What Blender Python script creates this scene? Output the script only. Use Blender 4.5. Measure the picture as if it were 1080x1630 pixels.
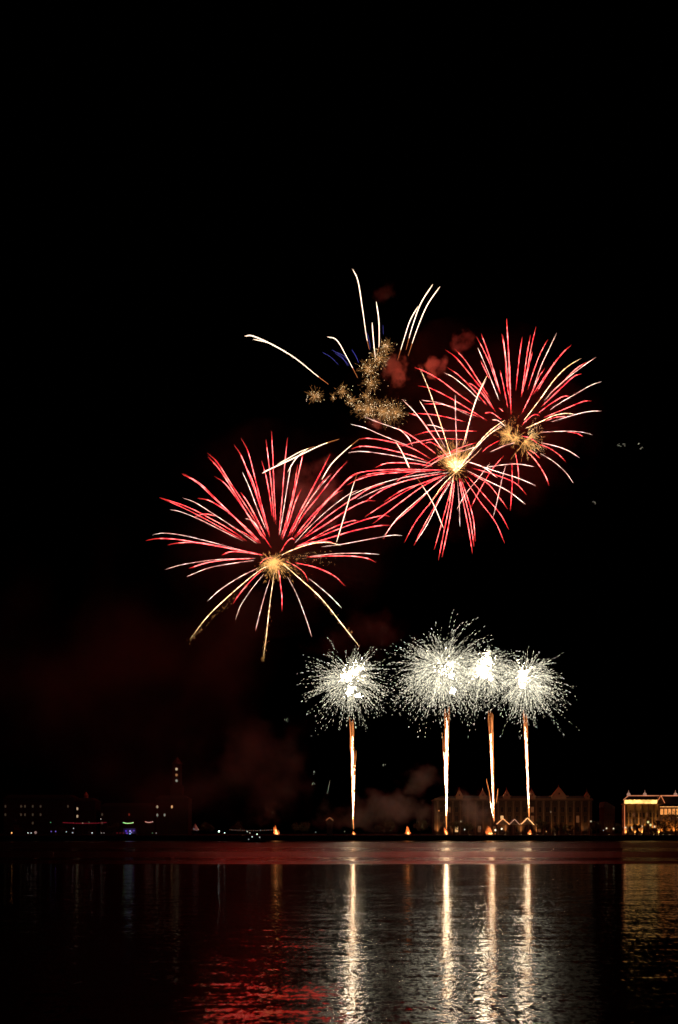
import bpy, bmesh, math, random
from mathutils import Vector, Matrix, noise as mnoise
scene = bpy.context.scene
for o in list(bpy.data.objects): bpy.data.objects.remove(o)

# ------------------------------------------------------------------ camera, night sky, exposure
F = 35.0 / 36.0 * 1630.0          # focal length in photo pixels
HORIZON, CAM_H, CX = 1326.0, 4.0, 540.0
cd = bpy.data.cameras.new('camera'); cam = bpy.data.objects.new('camera', cd)
scene.collection.objects.link(cam); scene.camera = cam
cd.sensor_fit = 'VERTICAL'; cd.sensor_height = 36.0; cd.sensor_width = 36.0; cd.lens = 35.0
cd.shift_y = (HORIZON - 815.0) / 1630.0
cd.clip_start = 0.5; cd.clip_end = 8000.0
cam.location = (0, 0, CAM_H); cam.rotation_euler = (math.radians(90), 0, 0)

world = bpy.data.worlds.new('World'); scene.world = world; world.use_nodes = True
wn = world.node_tree; wn.nodes.clear()
wo = wn.nodes.new('ShaderNodeOutputWorld'); wb = wn.nodes.new('ShaderNodeBackground'); ws = wn.nodes.new('ShaderNodeTexSky')
ws.sky_type = 'NISHITA'; ws.sun_disc = False; ws.sun_elevation = math.radians(-4); ws.sun_rotation = math.radians(200)
wb.inputs['Strength'].default_value = 0.0010
wn.links.new(ws.outputs[0], wb.inputs[0]); wn.links.new(wb.outputs[0], wo.inputs[0])

ld = bpy.data.lights.new('moonlight', 'SUN'); ld.energy = 0.0015; ld.angle = math.radians(0.5); ld.color = (1.0, 0.85, 0.75)
lo = bpy.data.objects.new('moonlight', ld); scene.collection.objects.link(lo)
lo.rotation_euler = (math.radians(50), 0, math.radians(20))

scene.view_settings.view_transform = 'Standard'; scene.view_settings.look = 'None'
scene.view_settings.exposure = 0.0; scene.view_settings.gamma = 1.0
cy = scene.cycles
cy.use_denoising = True; cy.denoiser = 'OPENIMAGEDENOISE'; cy.denoising_prefilter = 'ACCURATE'; cy.denoising_input_passes = 'RGB_ALBEDO_NORMAL'
cy.max_bounces = 4; cy.diffuse_bounces = 1; cy.glossy_bounces = 2; cy.transmission_bounces = 2
cy.volume_bounces = 0; cy.transparent_max_bounces = 8
cy.sample_clamp_indirect = 6.0; cy.caustics_reflective = False; cy.caustics_refractive = False
cy.use_light_tree = True; cy.filter_width = 1.65
cy.volume_step_rate = 1.0; cy.volume_max_steps = 96

# ------------------------------------------------------------------ helpers
C = scene.collection
def W(px, py, D):
    """a point of the place D metres out, from where it is seen"""
    return Vector(((px - CX) / F * D, D, CAM_H + (HORIZON - py) / F * D))
def tag(o, label=None, cat=None, group=None, kind=None):
    if label: o['label'] = label
    if cat: o['category'] = cat
    if group: o['group'] = group
    if kind: o['kind'] = kind
    return o
def empty(name, loc, label, cat, group=None, rz=0):
    o = bpy.data.objects.new(name, None); C.objects.link(o); o.location = loc; o.rotation_euler = (0, 0, rz)
    o.empty_display_size = 0.5
    return tag(o, label, cat, group)
def link(name, me, mats, parent=None):
    for m in (mats if isinstance(mats, (list, tuple)) else [mats]): me.materials.append(m)
    o = bpy.data.objects.new(name, me); C.objects.link(o)
    if parent is not None:
        o.parent = parent
    return o
class MB:
    """collects shapes in world metres relative to an origin, then links them as one mesh object"""
    def __init__(s, org=(0, 0, 0)): s.v = []; s.f = []; s.m = []; s.o = Vector(org)
    def box(s, x0, x1, y0, y1, z0, z1, mi=0):
        n = len(s.v)
        s.v += [Vector(p) - s.o for p in ((x0,y0,z0),(x1,y0,z0),(x1,y1,z0),(x0,y1,z0),(x0,y0,z1),(x1,y0,z1),(x1,y1,z1),(x0,y1,z1))]
        s.f += [tuple(n + i for i in q) for q in ((0,3,2,1),(4,5,6,7),(0,1,5,4),(1,2,6,5),(2,3,7,6),(3,0,4,7))]
        s.m += [mi] * 6; return s
    def prism(s, pts, y0, y1, mi=0):
        """polygon in x,z pulled from y0 to y1"""
        n = len(s.v); k = len(pts)
        s.v += [Vector((p[0], y0, p[1])) - s.o for p in pts] + [Vector((p[0], y1, p[1])) - s.o for p in pts]
        s.f.append(tuple(range(n, n + k))); s.f.append(tuple(range(n + 2*k - 1, n + k - 1, -1)))
        for i in range(k): s.f.append((n + i, n + k + i, n + k + (i+1) % k, n + (i+1) % k))
        s.m += [mi] * (k + 2); return s
    def frustum(s, c, r0, r1, z0, z1, sides=8, mi=0, sx=1, sy=1):
        n = len(s.v)
        for r, z in ((r0, z0), (r1, z1)):
            for i in range(sides):
                a = 2*math.pi*i/sides; s.v.append(Vector((c[0] + sx*r*math.cos(a), c[1] + sy*r*math.sin(a), z)) - s.o)
        for i in range(sides): j = (i+1) % sides; s.f.append((n+i, n+j, n+sides+j, n+sides+i))
        s.f.append(tuple(range(n+sides-1, n-1, -1))); s.f.append(tuple(range(n+sides, n+2*sides)))
        s.m += [mi] * (sides + 2); return s
    def tube(s, pts, radii, sides=5, mi=0, mids=None):
        n = len(s.v); k = len(pts)
        for i, p in enumerate(pts):
            t = (pts[min(i+1, k-1)] - pts[max(i-1, 0)])
            t = t.normalized() if t.length > 1e-9 else Vector((0, 0, 1))
            a = t.cross(Vector((0, 1, 0)));
            if a.length < 1e-3: a = t.cross(Vector((1, 0, 0)))
            a.normalize(); b = t.cross(a)
            for j in range(sides):
                w = 2*math.pi*j/sides; s.v.append(p + (a*math.cos(w) + b*math.sin(w))*radii[i] - s.o)
        for i in range(k-1):
            for j in range(sides):
                j2 = (j+1) % sides; s.f.append((n+i*sides+j, n+i*sides+j2, n+(i+1)*sides+j2, n+(i+1)*sides+j)); s.m.append(mids[i] if mids else mi)
        return s
    def bead(s, p, d, L, r, mi=0):
        """a spark: a small spindle of length L along d"""
        n = len(s.v); d = d.normalized(); a = d.cross(Vector((0, 1, 0.01)))
        if a.length < 1e-3: a = Vector((1, 0, 0))
        a.normalize(); b = d.cross(a); p = p - s.o
        s.v += [p - d*L*0.5, p + a*r, p + b*r, p - a*r, p - b*r, p + d*L*0.5]
        for i in range(4):
            j = (i+1) % 4; s.f.append((n, n+1+j, n+1+i)); s.f.append((n+5, n+1+i, n+1+j)); s.m += [mi, mi]
        return s
    def ball(s, c, rx, ry, rz, mi=0, seg=8, ring=5):
        n = len(s.v); c = Vector(c) - s.o
        for i in range(ring+1):
            th = math.pi*i/ring
            for j in range(seg):
                a = 2*math.pi*j/seg; s.v.append(c + Vector((rx*math.sin(th)*math.cos(a), ry*math.sin(th)*math.sin(a), rz*math.cos(th))))
        for i in range(ring):
            for j in range(seg): j2 = (j+1) % seg; s.f.append((n+i*seg+j, n+(i+1)*seg+j, n+(i+1)*seg+j2, n+i*seg+j2)); s.m.append(mi)
        return s
    def quad(s, a, b, c, d, mi=0):
        n = len(s.v); s.v += [Vector(q) - s.o for q in (a, b, c, d)]; s.f.append((n, n+1, n+2, n+3)); s.m.append(mi); return s
    def build(s, name, mats, parent=None, loc=None):
        me = bpy.data.meshes.new(name); me.from_pydata([tuple(v) for v in s.v], [], s.f)
        me.polygons.foreach_set('material_index', s.m); me.update()
        o = link(name, me, mats, parent)
        if parent is None: o.location = s.o if loc is None else loc
        return o

# ------------------------------------------------------------------ materials
MATS = {}
def surf(name, col, rough=0.8, var=0.25, scale=0.6, metallic=0.0, bump=0.0):
    if name in MATS: return MATS[name]
    m = bpy.data.materials.new(name); m.use_nodes = True; nt = m.node_tree; b = nt.nodes['Principled BSDF']
    tc = nt.nodes.new('ShaderNodeTexCoord'); nz = nt.nodes.new('ShaderNodeTexNoise'); nz.inputs['Scale'].default_value = scale; nz.inputs['Detail'].default_value = 4
    mx = nt.nodes.new('ShaderNodeMixRGB'); mx.inputs[1].default_value = (*[c*(1-var) for c in col], 1); mx.inputs[2].default_value = (*[min(1, c*(1+var)) for c in col], 1)
    nt.links.new(tc.outputs['Object'], nz.inputs['Vector']); nt.links.new(nz.outputs['Fac'], mx.inputs[0]); nt.links.new(mx.outputs[0], b.inputs['Base Color'])
    b.inputs['Roughness'].default_value = rough; b.inputs['Metallic'].default_value = metallic
    if bump:
        bp = nt.nodes.new('ShaderNodeBump'); bp.inputs['Distance'].default_value = bump
        nt.links.new(nz.outputs['Fac'], bp.inputs['Height']); nt.links.new(bp.outputs[0], b.inputs['Normal'])
    MATS[name] = m; return m
def glow(name, col, strength, sampling='NONE', flick=0.0, scale=0.5, col2=None):
    if name in MATS: return MATS[name]
    m = bpy.data.materials.new(name); m.use_nodes = True; nt = m.node_tree; nt.nodes.clear()
    out = nt.nodes.new('ShaderNodeOutputMaterial'); e = nt.nodes.new('ShaderNodeEmission')
    e.inputs[0].default_value = (*col, 1); e.inputs[1].default_value = strength
    if flick:
        tc = nt.nodes.new('ShaderNodeTexCoord'); nz = nt.nodes.new('ShaderNodeTexNoise'); nz.inputs['Scale'].default_value = scale; nz.inputs['Detail'].default_value = 3
        mr = nt.nodes.new('ShaderNodeMapRange'); mr.inputs['From Min'].default_value = 0.35; mr.inputs['From Max'].default_value = 0.65
        mr.inputs['To Min'].default_value = strength*(1-flick); mr.inputs['To Max'].default_value = strength*(1+flick)
        nt.links.new(tc.outputs['Object'], nz.inputs['Vector']); nt.links.new(nz.outputs['Fac'], mr.inputs['Value']); nt.links.new(mr.outputs[0], e.inputs[1])
        if col2:
            n2 = nt.nodes.new('ShaderNodeTexNoise'); n2.inputs['Scale'].default_value = scale*0.5; n2.inputs['Detail'].default_value = 2
            m2 = nt.nodes.new('ShaderNodeMapRange'); m2.inputs['From Min'].default_value = 0.38; m2.inputs['From Max'].default_value = 0.62
            mx = nt.nodes.new('ShaderNodeMixRGB'); mx.inputs[1].default_value = (*col, 1); mx.inputs[2].default_value = (*col2, 1)
            nt.links.new(tc.outputs['Object'], n2.inputs['Vector']); nt.links.new(n2.outputs['Fac'], m2.inputs['Value']); nt.links.new(m2.outputs[0], mx.inputs[0]); nt.links.new(mx.outputs[0], e.inputs[0])
    nt.links.new(e.outputs[0], out.inputs[0]); m.cycles.emission_sampling = sampling
    MATS[name] = m; return m
RED = glow('burning_red_star', (1.0, 0.035, 0.045), 7.8, flick=0.6, scale=0.22, col2=(1.0, 0.17, 0.15))
DRED = glow('fading_red_star', (1.0, 0.05, 0.045), 2.6)
WHT = glow('burning_pale_star', (1.0, 0.42, 0.33), 4.0, flick=0.55, scale=0.2, col2=(1.0, 0.72, 0.58))
GLD = glow('burning_gold_star', (1.0, 0.54, 0.24), 6.0, flick=0.6, scale=0.4, col2=(1.0, 0.72, 0.42))
EMB = glow('fading_ember', (1.0, 0.30, 0.10), 1.1)
BLU = glow('burning_blue_star', (0.22, 0.20, 1.0), 0.45)
GSP = glow('gold_spark', (1.0, 0.48, 0.14), 1.7)
GSB = glow('bright_gold_spark', (1.0, 0.66, 0.28), 6.0)
WSP = glow('white_spark', (1.0, 0.92, 0.70), 2.4)
WSD = glow('dim_white_spark', (0.92, 0.86, 0.62), 1.0)
WCO = glow('white_core_spark', (1.0, 0.78, 0.50), 130.0)
TAIL = glow('white_comet_tail', (1.0, 0.74, 0.44), 36.0, 'NONE', flick=0.5, scale=0.25)
TAILO = glow('orange_comet_tail', (1.0, 0.30, 0.08), 2.6)
FLM = glow('launch_fire', (1.0, 0.50, 0.16), 4.5, 'NONE')
FLO = glow('orange_launch_fire', (1.0, 0.20, 0.04), 1.2)

def point(name, loc, col, power, radius, parent=None):
    l = bpy.data.lights.new(name, 'POINT'); l.color = col; l.energy = power; l.shadow_soft_size = radius
    o = bpy.data.objects.new(name, l); C.objects.link(o)
    if parent is not None:
        o.parent = parent; o.location = Vector(loc) - parent.location
    else: o.location = loc
    return o

# ------------------------------------------------------------------ water, ground
def water():
    m = bpy.data.materials.new('water'); m.use_nodes = True; nt = m.node_tree; N = nt.nodes; L = nt.links
    b = N['Principled BSDF']; b.inputs['Base Color'].default_value = (0.004, 0.005, 0.005, 1); b.inputs['IOR'].default_value = 1.33
    geo = N.new('ShaderNodeNewGeometry')
    def mapped(sx, sy, scale, det, off=0):
        mp = N.new('ShaderNodeMapping'); mp.inputs['Scale'].default_value = (sx, sy, 1); mp.inputs['Location'].default_value = (off, off*0.7, 0)
        L.new(geo.outputs['Position'], mp.inputs['Vector'])
        nz = N.new('ShaderNodeTexNoise'); nz.inputs['Scale'].default_value = scale; nz.inputs['Detail'].default_value = det; nz.inputs['Roughness'].default_value = 0.55
        L.new(mp.outputs[0], nz.inputs['Vector']); return nz
    def vsub(n, amp):
        s = N.new('ShaderNodeVectorMath'); s.operation = 'SUBTRACT'; s.inputs[1].default_value = (0.5, 0.5, 0.5); L.new(n.outputs['Color'], s.inputs[0])
        q = N.new('ShaderNodeVectorMath'); q.operation = 'MULTIPLY'; q.inputs[1].default_value = amp; L.new(s.outputs[0], q.inputs[0]); return q
    # wave slopes: long low ripples, middle ripples, fine wavelets
    a = vsub(mapped(0.25, 1.3, 1.0, 2), WATER_A); c = vsub(mapped(0.6, 2.8, 1.0, 2, 17), WATER_B); d = vsub(mapped(8.0, 3.6, 1.0, 1, 31), WATER_C)
    s1 = N.new('ShaderNodeVectorMath'); s1.operation = 'ADD'; L.new(a.outputs[0], s1.inputs[0]); L.new(c.outputs[0], s1.inputs[1])
    s2 = N.new('ShaderNodeVectorMath'); s2.operation = 'ADD'; L.new(s1.outputs[0], s2.inputs[0]); L.new(d.outputs[0], s2.inputs[1])
    # breeze: rough bands far out, calm near; in metres from the near bank
    sep = N.new('ShaderNodeSeparateXYZ'); L.new(geo.outputs['Position'], sep.inputs[0])
    wob = mapped(0.004, 0.012, 1.0, 3, 5)
    mw = N.new('ShaderNodeMath'); mw.operation = 'MULTIPLY_ADD'; mw.inputs[1].default_value = 0.16; mw.inputs[2].default_value = 0.92
    L.new(wob.outputs['Fac'], mw.inputs[0])
    mul = N.new('ShaderNodeMath'); mul.operation = 'MULTIPLY'; L.new(sep.outputs['Y'], mul.inputs[0]); L.new(mw.outputs[0], mul.inputs[1])
    mr = N.new('ShaderNodeMapRange'); mr.inputs['From Min'].default_value = 0; mr.inputs['From Max'].default_value = 530; L.new(mul.outputs[0], mr.inputs['Value'])
    cr = N.new('ShaderNodeValToRGB'); L.new(mr.outputs[0], cr.inputs[0]); e = cr.color_ramp; e.interpolation = 'LINEAR'
    stops = [(0, 0.0), (126, 0.0), (131, 0.95), (143, 0.95), (148, 0.42), (163, 0.42), (172, 1.0), (208, 0.95), (222, 0.5), (258, 0.5), (285, 0.95), (410, 0.85), (480, 0.55), (530, 0.5)]
    while len(e.elements) > 1: e.elements.remove(e.elements[0])
    e.elements[0].position = 0; e.elements[0].color = (0, 0, 0, 1)
    for p, v in stops[1:]:
        el = e.elements.new(p/530.0); el.color = (v, v, v, 1)
    # calm: slopes as they are; breeze: micro-roughness
    rr = N.new('ShaderNodeMapRange'); rr.inputs['To Min'].default_value = 0.105; rr.inputs['To Max'].default_value = 0.34
    L.new(cr.outputs[0], rr.inputs['Value']); L.new(rr.outputs[0], b.inputs['Roughness'])
    up = N.new('ShaderNodeVectorMath'); up.operation = 'ADD'; up.inputs[1].default_value = (0, 0, 1)
    gx = N.new('ShaderNodeCombineXYZ'); gy = N.new('ShaderNodeMath'); gy.operation = 'MULTIPLY_ADD'; gy.inputs[1].default_value = BREEZE; gy.inputs[2].default_value = 1.0
    L.new(cr.outputs[0], gy.inputs[0]); L.new(gy.outputs[0], gx.inputs[1]); gx.inputs[0].default_value = 1.0
    msk = N.new('ShaderNodeVectorMath'); msk.operation = 'MULTIPLY'; L.new(s2.outputs[0], msk.inputs[0]); L.new(gx.outputs[0], msk.inputs[1])
    L.new(msk.outputs[0], up.inputs[0]); nm = N.new('ShaderNodeVectorMath'); nm.operation = 'NORMALIZE'; L.new(up.outputs[0], nm.inputs[0])
    L.new(nm.outputs[0], b.inputs['Normal'])
    me = bpy.data.meshes.new('water'); X = 3000
    me.from_pydata([(-X, -60, 0), (X, -60, 0), (X, 529, 0), (-X, 529, 0)], [], [(0, 1, 2, 3)])
    o = link('water', me, m); o['kind'] = 'structure'
BREEZE = 9.0
WATER_A, WATER_B, WATER_C = (0.04, 0.08, 0), (0.05, 0.15, 0), (0.08, 0.17, 0)
water()
GZ = 2.7
ground_m = surf('ground', (0.05, 0.045, 0.035), 0.95, 0.3, 0.05)
me = bpy.data.meshes.new('ground'); me.from_pydata([(-3000, 531, GZ), (3000, 531, GZ), (3000, 6000, GZ), (-3000, 6000, GZ), (-3000, 531, -2), (3000, 531, -2)], [], [(0, 1, 2, 3), (4, 5, 1, 0)])
link('ground', me, ground_m)['kind'] = 'structure'
stone = surf('quay_stone', (0.10, 0.09, 0.08), 0.9, 0.3, 0.3)
q = MB((0, 528, 0)); q.box(-900, 900, 528, 531.5, -1, GZ + 0.12)
for i in range(-90, 90): q.box(i*10 - 0.25, i*10 + 0.25, 527.7, 528.0, -0.5, GZ + 0.0)
qo = q.build('quay_wall', stone); tag(qo, 'long low dark stone embankment wall along the far waterline', 'wall')

# ------------------------------------------------------------------ firework trails
def cat(pts, n=5):
    """smooth curve through the points"""
    P = [Vector(p) for p in pts]
    if len(P) == 2: return [P[0].lerp(P[1], i/6) for i in range(7)]
    P = [2*P[0] - P[1]] + P + [2*P[-1] - P[-2]]; out = []
    for i in range(1, len(P)-2):
        for k in range(n):
            t = k/n; a, b, c, d = P[i-1], P[i], P[i+1], P[i+2]
            out.append(0.5*((2*b) + (c-a)*t + (2*a-5*b+4*c-d)*t*t + (3*b-a-3*c+d)*t**3))
    out.append(P[-2]); return out
def trail(parent, pts, kind, centre, D, R, rnd, width=1.0, name='trail', taper=(0.25, 1.0)):
    """pts from tip to root, photo pixels; the trail also runs nearer or farther, so the burst is a ball"""
    tip, root = pts[0], pts[-1]
    rt = math.hypot(tip[0]-centre[0], tip[1]-centre[1]); rr = math.hypot(root[0]-centre[0], root[1]-centre[1])
    s = rnd.choice((-1, 1)); dep = s*math.sqrt(max(0.0, R*R - rt*rt))*D/F*0.85
    c2 = cat([(p[0], p[1]) for p in pts]); n = len(c2); out = []; rad = []
    base_r = {'r': 0.093, 'w': 0.10, 'g': 0.115, 'b': 0.085, 'd': 0.10}[kind]*width*(0.8 + 0.4*rnd.random())
    ph = rnd.random()*6
    # finer steps for a slightly shaken trace
    fine = []
    for i in range(n-1):
        L = (c2[i+1]-c2[i]).length; k = max(1, int(L/2.5))
        fine += [c2[i].lerp(c2[i+1], j/k) for j in range(k)]
    fine.append(c2[-1]); n = len(fine); run = 0
    for i, p in enumerate(fine):
        t = i/(n-1)                                   # 0 tip .. 1 root
        if i: run += (fine[i]-fine[i-1]).length
        r = rt + (rr-rt)*t; f = max(0, min(1, r/max(rt, 1)))
        wob = 0.28*math.sin(run*1.15 + ph)*(0.25 + t)
        out.append(W(p[0] + wob, p[1] + wob*0.5, D + dep*f))
        e = min(1, t/0.10)*0.75 + 0.25 if kind != 'g' else min(1, t/0.3 + 0.15)
        e *= 1.0 if t < 0.72 else 1.0 - 0.55*(t-0.72)/0.28
        if i == 0 or i == n-1: e *= 0.3
        rad.append(base_r*e*(0.85 + 0.3*rnd.random()))
    mb = MB(parent.location); m = {'r': RED, 'w': WHT, 'g': GLD, 'b': BLU, 'd': DRED}[kind]
    mids = [0]*(n-1)
    if kind == 'r': mids = [1 if (i/(n-1) < 0.08 or i/(n-1) > 0.93) else 0 for i in range(n-1)]
    mb.tube(out, rad, 4, mids=mids)
    return mb.build(name, [m, DRED] if kind == 'r' else [m], parent)
def xf(ox, oy, s, pts): return [(ox + x/s, oy + y/s) for x, y in pts]
def spray(mb, c, D, n, length, rnd, mi, ang=None, L=1.0, r=0.08, squash=1.0, dots=4, power=0.5, fall=0.0):
    """fine sparks flying out of c: dashed lines along the way, all round in depth too"""
    c0 = W(c[0], c[1], D); k = D/F
    for _ in range(n):
        while True:
            v = Vector((rnd.gauss(0, 1), rnd.gauss(0, 1), rnd.gauss(0, 1)))
            if v.length < 0.1: continue
            v.normalize()
            if ang is None: break
            a = math.degrees(math.atan2(v.z, v.x)); dlt = (a - ang[0] + 180) % 360 - 180
            if abs(dlt) < ang[1] and abs(v.y) < 0.75: break
        ln = length*k*rnd.uniform(0.35, 1.0)
        for _ in range(dots):
            t = rnd.random()**power
            p = c0 + v*ln*t; p.z = c0.z + v.z*ln*t*squash - fall*k*t*t
            d = v.copy(); d.z -= 2*fall*k*t/max(ln, 0.1)
            mb.bead(p, d, L*rnd.uniform(0.5, 1.5), r*rnd.uniform(0.7, 1.3), mi)

def shell(name, label, centre, D, R, data, seed, group='red starburst fireworks'):
    root = empty(name, W(*centre, D), label, 'firework', group); rnd = random.Random(seed)
    for row in data:
        (ox, oy, s), kind, pts = row[0], row[1], row[2]; wd = row[3] if len(row) > 3 else 1.0
        trail(root, xf(ox, oy, s, pts), kind, centre, D, R, rnd, wd)
    return root, rnd
K1 = (220, 680, 4.909); K2 = (430, 680, 4.909); K3 = (280, 860, 3.375); K4 = (540, 580, 4.909); K5 = (640, 700, 4.909)
K6 = (540, 480, 2.4545); K7 = (660, 500, 6.75); K8 = (800, 500, 5.8235); K9 = (370, 410, 3.0)
A = [
 (K1,'r',[(60,885),(160,870),(300,876),(480,905),(760,955),(985,1000)]), (K1,'w',[(110,845),(190,828),(350,845),(600,905),(820,965)],.7),
 (K1,'r',[(230,920),(340,902),(500,905),(700,942),(860,972)]), (K1,'r',[(655,1000),(730,972),(820,970),(900,985)]),
 (K1,'r',[(165,548),(380,620),(560,710),(720,800),(850,890)]), (K1,'r',[(180,555),(350,628),(540,725),(700,815),(830,885)],.8), (K1,'r',[(430,705),(520,678),(610,695)],.8),
 (K1,'w',[(250,645),(330,660),(480,720),(650,805),(820,890)],.8), (K1,'w',[(350,552),(450,590),(600,685),(760,790),(930,910)],.8),
 (K1,'r',[(340,365),(460,430),(600,560),(740,690),(900,860)]), (K1,'r',[(350,362),(490,445),(650,600),(810,760),(960,910)]),
 (K1,'r',[(465,555),(560,575),(700,660),(850,790),(960,900)]), (K1,'r',[(540,200),(620,275),(720,430),(860,640),(960,800)]),
 (K1,'r',[(545,228),(640,335),(760,520),(880,720),(985,880)]), (K1,'r',[(595,383),(680,440),(780,570),(900,740),(1045,945)]),
 (K1,'r',[(750,135),(810,230),(870,380),(950,600),(1030,860)]), (K1,'r',[(805,85),(860,190),(910,380),(970,620),(1030,840)]),
 (K1,'r',[(840,300),(900,430),(950,600),(1010,790)]), (K1,'w',[(815,350),(870,470),(930,630),(1000,800)],.8),
 (K1,'r',[(800,505),(860,590),(930,720),(1000,860)]), (K1,'w',[(835,712),(900,735),(950,800)],.6), (K1,'r',[(710,765),(800,810),(870,850),(950,910)],.8),
 (K1,'r',[(965,260),(1000,380),(1030,540),(1050,700)]), (K1,'r',[(1000,95),(1020,260),(1045,480),(1065,740)]), (K1,'r',[(1043,25),(1055,250),(1062,450),(1078,760)]),
 (K3,'w',[(-58,158),(30,132),(150,112),(250,102),(430,97)],.8), (K3,'r',[(70,152),(170,120),(300,103),(420,98)]), (K3,'w',[(60,195),(180,148),(320,122),(420,108)],.8),
 (K3,'w',[(170,328),(240,265),(340,200),(440,150)],.8), (K3,'g',[(75,535),(180,400),(330,260),(440,170),(510,130)],.85),
 (K3,'r',[(305,345),(350,280),(420,200),(480,150)],.9), (K3,'w',[(320,430),(350,350),(410,260),(475,180)],.7), (K3,'w',[(428,490),(450,400),(480,290),(505,210)],.7),
 (K3,'g',[(470,630),(485,530),(505,350),(530,170)],.85), (K3,'r',[(572,380),(570,300),(562,220),(552,150)]), (K3,'w',[(732,520),(700,420),(650,290),(600,195)],.7),
 (K3,'g',[(990,575),(900,460),(780,310),(660,200),(575,125)],.85), (K3,'w',[(893,365),(830,300),(760,240),(715,205)],.8), (K3,'r',[(712,222),(690,175),(640,135),(585,110)],.8),
 (K3,'r',[(912,248),(850,190),(750,145),(640,120)]), (K3,'r',[(1078,120),(1020,95),(900,83),(700,90)]), (K3,'w',[(1095,76),(1000,70),(860,72),(720,86)],.8),
 (K3,'r',[(450,130),(480,100),(525,92)],.9), (K3,'r',[(248,80),(290,62),(370,65),(470,80)]),
 (K2,'r',[(138,80),(115,300),(95,560),(70,850)]), (K2,'w',[(165,290),(130,500),(100,690),(75,840)],.8), (K2,'r',[(218,290),(180,520),(130,720),(85,870)]),
 (K2,'r',[(265,180),(220,380),(170,600),(100,870)]), (K2,'r',[(250,475),(200,580),(150,740),(95,880)]), (K2,'r',[(472,210),(400,350),(310,520),(220,690),(140,860)]),
 (K2,'r',[(485,360),(400,440),(300,590),(230,700),(155,850)]), (K2,'w',[(470,375),(340,530),(255,660),(185,800)],.7), (K2,'r',[(610,262),(510,370),(380,540),(260,690),(170,850)]),
 (K2,'r',[(720,350),(620,400),(500,520),(330,690),(190,860)]), (K2,'r',[(575,488),(500,530),(400,630),(300,760),(190,870)],.9), (K2,'w',[(690,490),(600,535),(450,650),(300,790),(195,905)],.8),
 (K2,'r',[(905,437),(760,490),(600,590),(420,720),(240,880)]), (K2,'r',[(830,575),(740,580),(600,650),(450,750),(260,870)]), (K2,'r',[(700,735),(640,732),(500,780),(350,860),(200,940)]),
 (K2,'r',[(940,700),(880,690),(720,730),(500,810),(300,890)]), (K2,'r',[(950,768),(850,770),(650,810),(450,870),(260,925)]), (K2,'w',[(1035,848),(950,845),(750,880),(560,915),(400,935)],.8),
 (K2,'g',[(560,925),(450,900),(330,910),(200,950),(90,1000)],1.15), (K2,'r',[(520,912),(430,892),(300,905),(200,935)]), (K2,'r',[(195,885),(170,868),(130,900),(80,980)]),
]
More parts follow.
